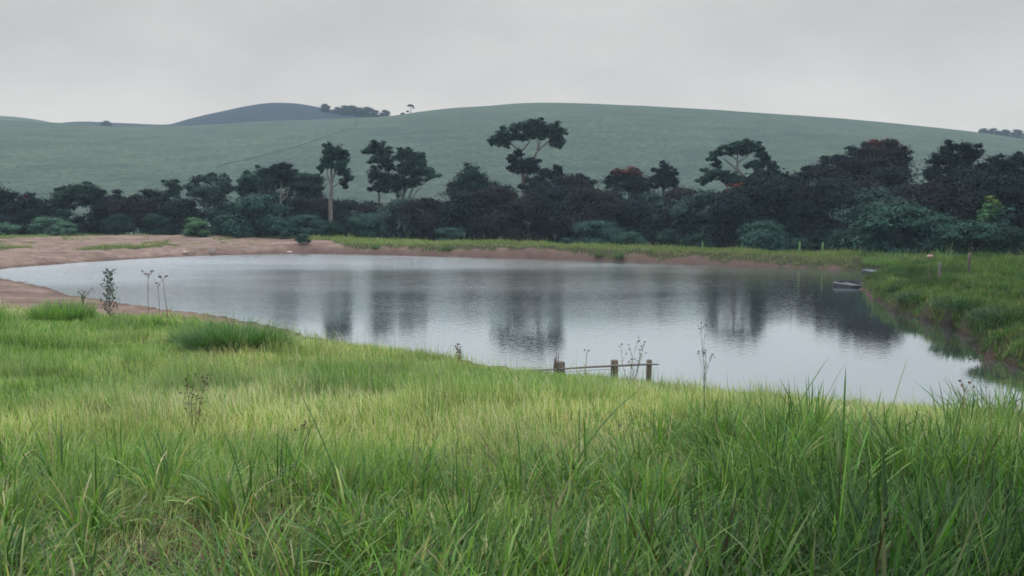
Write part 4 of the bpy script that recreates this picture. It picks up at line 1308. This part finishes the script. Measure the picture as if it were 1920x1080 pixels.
def stake(label, u, vt, Y, w):
    x = ray(u, 470)[0] * Y
    g = gz(x, Y)
    top = at(u, vt, Y)
    root = link('marker_stake', None); root.location = (x, Y, g); tag(root, label, 'stake', ST)
    h = top[2] - g
    mb = MB(); mb.box((0, 0, h / 2 - 0.15), (w, w * 0.5, h + 0.3), 0.2, (0.02, 0)); mb.build('shaft', M_STAKE, root)
    mb = MB(); mb.box((0.02 * h * 0.5, 0, h + 0.03), (w * 1.25, w * 0.7, 0.05), 0.2); mb.build('cap', M_STAKE, root)
stake('dull green stake standing alone on the far bank grass', 1317, 455, 64.0, 0.10)
stake('dull green stake left of a pair near the far bank corner', 1499, 455, 59.5, 0.10)
stake('dull green stake right of a pair near the far bank corner', 1542, 456, 58.5, 0.09)

# ------------------------------------------------------------------ stones
def rock(label, u, v, wpx, hpx, mat):
    g = ground_hit(u, v)
    k = g[1] / FPX
    mb = MB(); mb.blob((0, 0, hpx * k * 0.3), (wpx * k / 2, wpx * k / 2.4, hpx * k * 0.7), None, 9, 0.16)
    ob = mb.build('rock', mat, None, True); ob.location = tuple(g)
    tag(ob, label, 'rock', 'stones on the dirt bank')
rock('dark rounded rock on the dirt at the far waterline', 398, 475, 14, 10, M_STONE)
rock('pale flat stone at the tip of the grassy islet', 346, 475, 13, 4, M_PALESTONE)
rock('pale small slab low on the far red bank', 543, 474, 12, 3, M_PALESTONE)

# ------------------------------------------------------------------ clumps, bushes and weeds
def clump(name, label, cat, u, v, n, spread, length, width, cols, wts, lean=0.35, curve=0.8, group=None, segs=4, squash=1.0):
    g = ground_hit(u, v)
    a_ = RNG.random(n) * 6.28; rr = np.sqrt(RNG.random(n)) * spread
    px, py = rr * np.cos(a_), rr * np.sin(a_) * squash
    P = np.stack([px, py, np.full(n, -0.03)], -1)
    az = a_ + RNG.normal(0, 0.6, n)
    ln = length * (0.5 + 0.7 * RNG.random(n)) * (1 - 0.3 * rr / spread)
    me = blades(name, P, ln, width * (0.6 + 0.7 * RNG.random(n)), az, np.abs(RNG.normal(lean * 0.4, lean * 0.6, n)) + 0.3 * rr / spread * lean, np.abs(RNG.normal(curve, 0.4, n)), segs, mixcol(n, cols, wts))
    ob = link(name, me); ob.location = tuple(g)
    tag(ob, label, cat, group)
    return ob
clump('grass_clump', 'big dark green grass clump bulging above the lawn near the shore', 'grass clump', 445, 662, 3400, 1.0, 0.98, 0.013, [G_DEEP, (0.04, 0.10, 0.035), G_BLUE], [0.5, 0.3, 0.2], 0.5, 1.05, squash=0.55)
clump('grass_clump', 'dark grass clump extending left of the big clump', 'grass clump', 375, 652, 1200, 0.6, 0.8, 0.014, [G_DEEP, G_BLUE, G_FRESH], [0.5, 0.25, 0.25], 0.5, 0.9, squash=0.7)
clump('grass_clump', 'dry tan twiggy tuft at the front of the big clump', 'grass clump', 442, 668, 160, 0.4, 0.55, 0.010, [G_DRY, (0.36, 0.31, 0.22), G_BROWN], [0.5, 0.3, 0.2], 0.5, 0.5)
clump('grass_clump', 'fresh green upright tuft near the left beach', 'grass clump', 118, 600, 1100, 0.9, 0.85, 0.016, [G_FRESH, G_DEEP, G_BLUE], [0.5, 0.3, 0.2], 0.35, 0.5)
clump('grass_clump', 'green tuft below the dried stalks by the shore', 'grass clump', 285, 612, 260, 0.35, 0.5, 0.012, [G_FRESH, G_DEEP], [0.6, 0.4], 0.35, 0.5)
clump('grass_clump', 'pale arching grass tuft left of the tall bank post', 'grass clump', 1772, 492, 70, 0.25, 1.0, 0.02, [(0.11, 0.17, 0.09), G_BLUE], [0.6, 0.4], 0.5, 0.5)
clump('grass_clump', 'bright green tall tuft on the bank beyond the boats', 'grass clump', 1665, 496, 900, 1.4, 0.6, 0.03, [(0.07, 0.14, 0.045), (0.10, 0.15, 0.05)], [0.6, 0.4], 0.4, 0.6, segs=3)
for u, v, h_, lb in ((1130, 461, 0.95, 'pale tall grass tuft on the far bank crest below maroon trees'), (1258, 466, 1.1, 'reddish tall grass tuft on the far bank below the green shrub'),
                     (655, 452, 0.8, 'pale grass tuft at the left of the far bank crest'), (985, 457, 0.6, 'small pale grass tuft on the far bank below the umbrella tree'), (845, 452, 0.7, 'pale grass tuft on the far bank left of centre')):
    clump('grass_tuft', lb, 'grass tuft', u, v, 60, 0.35, h_, 0.03, [(0.16, 0.2, 0.09), (0.2, 0.2, 0.11), G_FRESH], [0.5, 0.25, 0.25], 0.3, 0.35, segs=3, group='tall tufts on the far bank')
for u, v, h_, lb in ((1160, 484, 0.6, 'dark green tuft hanging on the far bank face right of centre'), (1124, 482, 0.5, 'dark green tuft on the bank face left of another tuft'), (838, 468, 0.45, 'small green tuft on the red bank face'), (705, 466, 0.4, 'dark scrub tuft by a hollow in the red bank')):
    clump('bank_tuft', lb, 'grass tuft', u, v, 160, 0.28, h_, 0.035, [(0.035, 0.06, 0.025), G_DEEP], [0.6, 0.4], 0.5, 0.9, segs=3, group='dark tufts on the red bank face')
for u, v, n_, sp_, h_, lb in ((1800, 575, 700, 0.8, 0.5, 'dark green leafy mound on the right bank face below the tall post'), (1722, 560, 500, 0.7, 0.42, 'dark green mound on the bank face below the shorter grey post'),
                     (1888, 600, 900, 0.9, 0.55, 'dark overhanging mound on the right bank at the photo edge'), (1855, 545, 600, 0.8, 0.5, 'dark mound on the bank top right of the tall post'), (1690, 545, 400, 0.5, 0.35, 'mid green mound low on the tip of the spur')):
    clump('bank_mound', lb, 'grass clump', u, v, n_, sp_, h_, 0.028, [(0.022, 0.050, 0.022), (0.034, 0.068, 0.030), (0.05, 0.075, 0.035)], [0.45, 0.35, 0.2], 0.6, 1.0, segs=3, group='dark mounds on the right bank')
_g = ground_hit(568, 457)
o_ = filler('shrub_teal', 0, 568, _g[1], 0.33, 'single small dark green bush on the grass of the far bank', 'bush', SG)
o_.location = tuple(_g)

def weed(name, label, cat, u, vb, vt, kind, group=None, Y=None, dense=1.0):
    g = ground_hit(u, vb) if Y is None else None
    if Y is not None:
        x = ray(u, vb)[0] * Y; g = np.array([x, Y, gz(x, Y)])
    Y = g[1]
    h = CAMZ + ray(u, vt)[1] * Y - g[2]
    root = link(name, None); root.location = tuple(g); tag(root, label, cat, group)
    k = Y / FPX
    st = MB(); lf = MB(); hd = []
    rs = max(0.004, 0.65 * k)
    if kind == 'spire':                      # leafy upright weed
        top = Vector((0.02 * h, 0, h))
        st.tube(bend((0, 0, -0.05), top, 8, 0.03), [rs * 1.2 * (1 - 0.8 * i / 7) for i in range(8)], 6)
        nb = int(40 * dense)
        for i in range(nb):
            f = 0.12 + 0.86 * i / nb
            a_ = i * 2.4
            bl = h * 0.20 * (1 - 0.55 * f) * random.uniform(0.7, 1.2)
            b0 = Vector((0.02 * h * f, 0, h * f))
            e = b0 + Vector((math.cos(a_) * bl, math.sin(a_) * bl, bl * random.uniform(0.6, 1.1)))
            st.tube([b0, b0.lerp(e, 0.5) + Vector((0, 0, -0.05 * bl)), e], [rs * 0.45, rs * 0.35, rs * 0.2], 4)
            for q in range(7):
                s_ = b0.lerp(e, 0.25 + 0.75 * q / 6)
                dr = Vector((random.uniform(-1, 1), random.uniform(-1, 1), random.uniform(0.0, 1.0))).normalized() * h * random.uniform(0.04, 0.075)
                lf.leaf(s_, s_ + dr, h * 0.026, random.choice([(0.028, 0.052, 0.032), (0.04, 0.07, 0.038), (0.022, 0.04, 0.028)]))
    elif kind == 'curl':                     # arching leaves
        for i in range(7):
            a_ = random.uniform(0, 6.28); b_ = random.uniform(0.15, 0.55)
            pts = [(math.cos(a_) * h * b_ * f ** 1.8 + (0.1 * h * f), math.sin(a_) * h * b_ * f ** 1.8, h * random.uniform(0.75, 1.0) * math.sin(f * 1.75) if f else -0.04) for f in (0, 0.25, 0.5, 0.75, 1.0)]
            st.tube(pts, [rs, rs * 0.8, rs * 0.6, rs * 0.45, rs * 0.25], 5)
            for q in range(9):
                s_ = Vector(pts[1]).lerp(Vector(pts[4]), q / 9)
                lf.leaf(s_, s_ + Vector((random.uniform(-1, 1), random.uniform(-1, 1), random.uniform(-0.1, 1))).normalized() * h * 0.17, h * 0.03, (0.05, 0.085, 0.05))
    elif kind in ('umbel', 'stalk', 'tuftstalk'):
        lean = random.uniform(-0.12, 0.12)
        top = Vector((lean * h, 0, h * 0.9))
        path = bend((0, 0, -0.05), top, 7, 0.03)
        st.tube(path, [rs * (1.1 - 0.5 * i / 6) for i in range(7)], 5)
        nb = {'umbel': 7, 'stalk': 2, 'tuftstalk': 5}[kind]
        for i in range(nb):
            a_ = 6.283 * i / nb + random.uniform(-0.3, 0.3)
            r_ = h * random.uniform(0.06, 0.14) * (0.4 if kind == 'stalk' else 1)
            e = top + Vector((math.cos(a_) * r_, math.sin(a_) * r_, h * random.uniform(0.0, 0.1)))
            s_ = path[5].lerp(path[6], random.uniform(0.2, 1.0))
            st.tube([s_, s_.lerp(e, 0.55) + Vector((0, 0, 0.01 * h)), e], [rs * 0.45, rs * 0.4, rs * 0.3], 4)
            hd.append((e, max(0.014, 2.0 * k)))
        for i in range(6):
            f = random.uniform(0.15, 0.8); s_ = path[0].lerp(path[6], f)
            lf.leaf(s_, s_ + Vector((random.uniform(-1, 1), random.uniform(-1, 1), 0.5)).normalized() * h * 0.12, h * 0.012, random.choice([(0.12, 0.13, 0.06), (0.16, 0.13, 0.08)]))
    elif kind == 'bushy':                    # many branched dry weed
        nb = int(9 * dense)
        for i in range(nb):
            a_ = random.uniform(0, 6.28); sp_ = random.uniform(0.05, 0.34)
            e = Vector((math.cos(a_) * sp_ * h, math.sin(a_) * sp_ * h, h * random.uniform(0.55, 1.0)))
            path = bend((0, 0, -0.05), e, 6, 0.09)
            st.tube(path, [rs * (0.9 - 0.6 * q / 5) for q in range(6)], 5)
            hd.append((e, max(0.012, 1.9 * k)))
            for q in range(2):
                s_ = path[random.randint(2, 4)]
                e2 = s_ + Vector((random.uniform(-1, 1) * 0.16, random.uniform(-1, 1) * 0.16, random.uniform(0.12, 0.3))) * h
                st.tube(bend(s_, e2, 4, 0.08), [rs * 0.5, rs * 0.4, rs * 0.3, rs * 0.2], 4)
                hd.append((e2, max(0.010, 1.5 * k)))
            for q in range(3):
                s_ = path[random.randint(1, 4)]
                lf.leaf(s_, s_ + Vector((random.uniform(-1, 1), random.uniform(-1, 1), random.uniform(-0.2, 0.6))).normalized() * h * 0.13, h * 0.022, random.choice([(0.10, 0.13, 0.06), (0.13, 0.11, 0.07)]))
    elif kind == 'column':                   # tall slim many stemmed stalk
        for i in range(7):
            a_ = random.uniform(0, 6.28); rr = h * random.uniform(0.02, 0.13)
            f0 = random.uniform(0.0, 0.45); f1 = random.uniform(0.6, 1.0) if i else 1.0
            s_ = Vector((0, 0, h * f0 - 0.05)); e = Vector((math.cos(a_) * rr - 0.03 * h * f1, math.sin(a_) * rr, h * f1))
            path = bend(s_, e, 6, 0.05)
            st.tube(path, [rs * (0.6 - 0.4 * q / 5) for q in range(6)], 5)
            hd.append((e, max(0.012, 1.8 * k)))
            hd.append((e + Vector((random.uniform(-0.03, 0.03) * h, 0, -0.03 * h)), max(0.01, 1.3 * k)))
            for q in range(9):
                s2 = path[1].lerp(path[5], random.random())
                lf.leaf(s2, s2 + Vector((random.uniform(-0.6, 0.6), random.uniform(-0.6, 0.6), 1)).normalized() * h * random.uniform(0.05, 0.10), h * 0.006, random.choice([(0.12, 0.17, 0.08), (0.10, 0.14, 0.08)]))
    elif kind == 'plume':                    # pale flower on a stick
        st.tube(bend((0, 0, -0.05), (0.02 * h, 0, h * 0.92), 5, 0.03), [rs] * 5, 5)
        hd.append((Vector((0.02 * h, 0, h * 0.96)), max(0.05, 5 * k)))
    st.build('stem', M_GSTEM if kind in ('spire', 'curl', 'column') else M_STEM, root)
    if lf.v:
        lf.build('foliage', M_WEED, root)
    for c_, r_ in hd[:40]:
        mb = MB()
        if kind == 'plume':
            mb.blob(c_, (r_ * 1.2, r_, r_ * 0.6), None, 8, 0.3)
        else:
            for q in range(4):
                mb.blob(c_ + Vector((random.uniform(-1, 1), random.uniform(-1, 1), random.uniform(-0.4, 0.6))) * r_ * 0.8, r_ * random.uniform(0.4, 0.7), None, 5, 0.3)
        mb.build('flower_head' if kind == 'plume' else 'seed_head', M_PALEHEAD if kind == 'plume' else M_HEAD, root)
    return root
WG = 'weeds standing along the shore'
weed('leafy_weed', 'tall leafy green weed standing against the water at left', 'weed', 206, 607, 508, 'spire', WG, dense=1.1)
weed('curly_weed', 'short weed with arching leaves left of the tall leafy weed', 'weed', 155, 578, 538, 'curl', WG)
DS = 'dried stalks by the left shore'
weed('dried_stalk', 'thin dried stalk with open umbel, leftmost of three', 'weed', 280, 590, 507, 'umbel', DS)
weed('dried_stalk', 'straight dark dried stalk, middle of three', 'weed', 299, 592, 528, 'stalk', DS)
weed('dried_stalk', 'thin dried stalk with seed cluster, rightmost of three', 'weed', 315, 594, 517, 'tuftstalk', DS)
weed('seeding_weed', 'branching brown seeded weed rising from the foreground grass', 'weed', 366, 812, 697, 'bushy', WG, dense=1.0)
weed('small_weed', 'small dark leafy weed on the shore left of the fence', 'weed', 860, 682, 643, 'bushy', WG, dense=0.9)
weed('bare_weed', 'bare twiggy weed between the second and third fence posts', 'weed', 1184, 722, 640, 'bushy', WG, Y=18.6, dense=0.8)
weed('tall_weed', 'tall slim weed with reddish seed heads against bright water', 'weed', 1321, 735, 605, 'column', WG, Y=13.5)
weed('thin_weed', 'thin dry stalk left of the fence against the lawn', 'weed', 1095, 716, 655, 'stalk', WG, Y=19.0)
weed('plume_weed', 'pink plume flower on a thin stick at right bank', 'weed', 1740.5, 520, 479, 'plume', WG)
weed('stalk_weed', 'pale headed stalk before the dark water at right', 'weed', 1853, 790, 662, 'umbel', WG, Y=9.5)
weed('stalk_weed', 'short brown seeded stalk in tall grass at right', 'weed', 1800, 800, 712, 'tuftstalk', WG, Y=8.5)
weed('seeding_weed', 'low reddish seeded weed amid the foreground grass right of the branching one', 'weed', 566, 835, 792, 'bushy', WG, dense=0.6)
weed('lawn_stalk', 'short dark dried stalk alone on the lawn', 'weed', 826, 745, 702, 'stalk', WG)
# white blossoms on the seeding weed's neighbour
def broad_blade(label, u, vb, vt, Y, w, lean, curve, az, group):
    x = ray(u, vb)[0] * Y; z = gz(x, Y)
    h = CAMZ + ray(u, vt)[1] * Y - z
    n = 5
    ln = np.array([h * (1.15 + 0.25 * curve)] + [h * random.uniform(0.5, 0.85) for _ in range(n - 1)])
    me = blades('grass_plant', np.column_stack([RNG.normal(0, 0.02, n), RNG.normal(0, 0.02, n), np.full(n, -0.03)]), ln, np.full(n, w) * (0.7 + 0.5 * RNG.random(n)),
                az + np.concatenate([[0], RNG.normal(0, 1.5, n - 1)]), lean + np.concatenate([[0], 0.3 * RNG.random(n - 1)]), np.full(n, curve) + np.concatenate([[0], 0.5 * RNG.random(n - 1)]), 7, mixcol(n, [G_FRESH, G_DEEP, G_BLUE], [0.5, 0.25, 0.25]), 1.1, 0.35)
    ob = link('grass_plant', me); ob.location = (x, Y, z)
    tag(ob, label, 'grass plant', group)
BG = 'broad bladed grass plants in the tall grass'
for a_ in [
  ('arching broad grass plant left of the last fence post', 1050, 830, 720, 6.2, 0.020, 0.35, 0.7, 0.3),
  ('upright broad grass plant in front of the fence', 1090, 800, 690, 7.0, 0.020, 0.25, 0.25, 0.2),
  ('tall straight broad blade in the right foreground', 1550, 1010, 815, 3.9, 0.022, 0.03, 0.05, 0.0),
  ('broad grass plant leaning right below the bright water', 1440, 800, 672, 7.0, 0.017, 0.4, 0.2, 0.1),
  ('thin grass plant leaning right of the leaning broad plant', 1500, 800, 690, 7.0, 0.012, 0.25, 0.3, 0.1),
  ('broad upright grass plant topping the right hand tall grass', 1640, 810, 690, 6.6, 0.019, 0.2, 0.15, 0.3),
  ('broad grass plant before the water left of the upright one', 1578, 810, 715, 6.4, 0.018, 0.06, 0.1, 1.2),
  ('broad drooping grass plant near the lower right edge', 1760, 960, 850, 4.4, 0.018, 0.5, 1.1, 3.2),
  ('broad grass plant at the right edge of the tall grass', 1880, 830, 735, 5.6, 0.017, 0.3, 1.0, 3.0),
  ('broad grass plant in the low centre foreground', 1170, 980, 840, 4.2, 0.016, 0.3, 0.3, 0.4),
  ('pale broad grass plant in the middle of the foreground', 640, 860, 745, 5.6, 0.016, 0.35, 0.3, 2.6),
  ('arching pale grass plant in the left foreground', 190, 960, 830, 4.2, 0.013, 0.5, 0.6, 0.2),
  ('bowed grass plant at the bottom centre', 800, 1060, 930, 3.3, 0.013, 0.4, 0.9, 2.8),
  ('grass plant at the bottom right of centre', 1330, 1060, 905, 3.4, 0.014, 0.35, 0.5, 2.4),
]:
    broad_blade(*a_, BG)

# ------------------------------------------------------------------ haze
mb = MB()
x0, x1, y0, y1, z0, z1 = -760, 760, -80, 860, -6.5, 130
mb.add([(x0, y0, z0), (x1, y0, z0), (x1, y1, z0), (x0, y1, z0), (x0, y0, z1), (x1, y0, z1), (x1, y1, z1), (x0, y1, z1)],
       [(3, 2, 1, 0), (4, 5, 6, 7), (0, 1, 5, 4), (1, 2, 6, 5), (2, 3, 7, 6), (3, 0, 4, 7)])
m, t, o = new_mat('haze')
pv = nd(t, 'ShaderNodeVolumePrincipled')
pv.inputs['Color'].default_value = (0.62, 0.82, 1.0, 1)
pv.inputs['Density'].default_value = 0.0003
L(t, pv.outputs[0], o.inputs['Volume'])
hz = mb.build('haze', m)
tag(hz, 'pale blue haze filling the air over the valley', 'haze', kind='stuff')
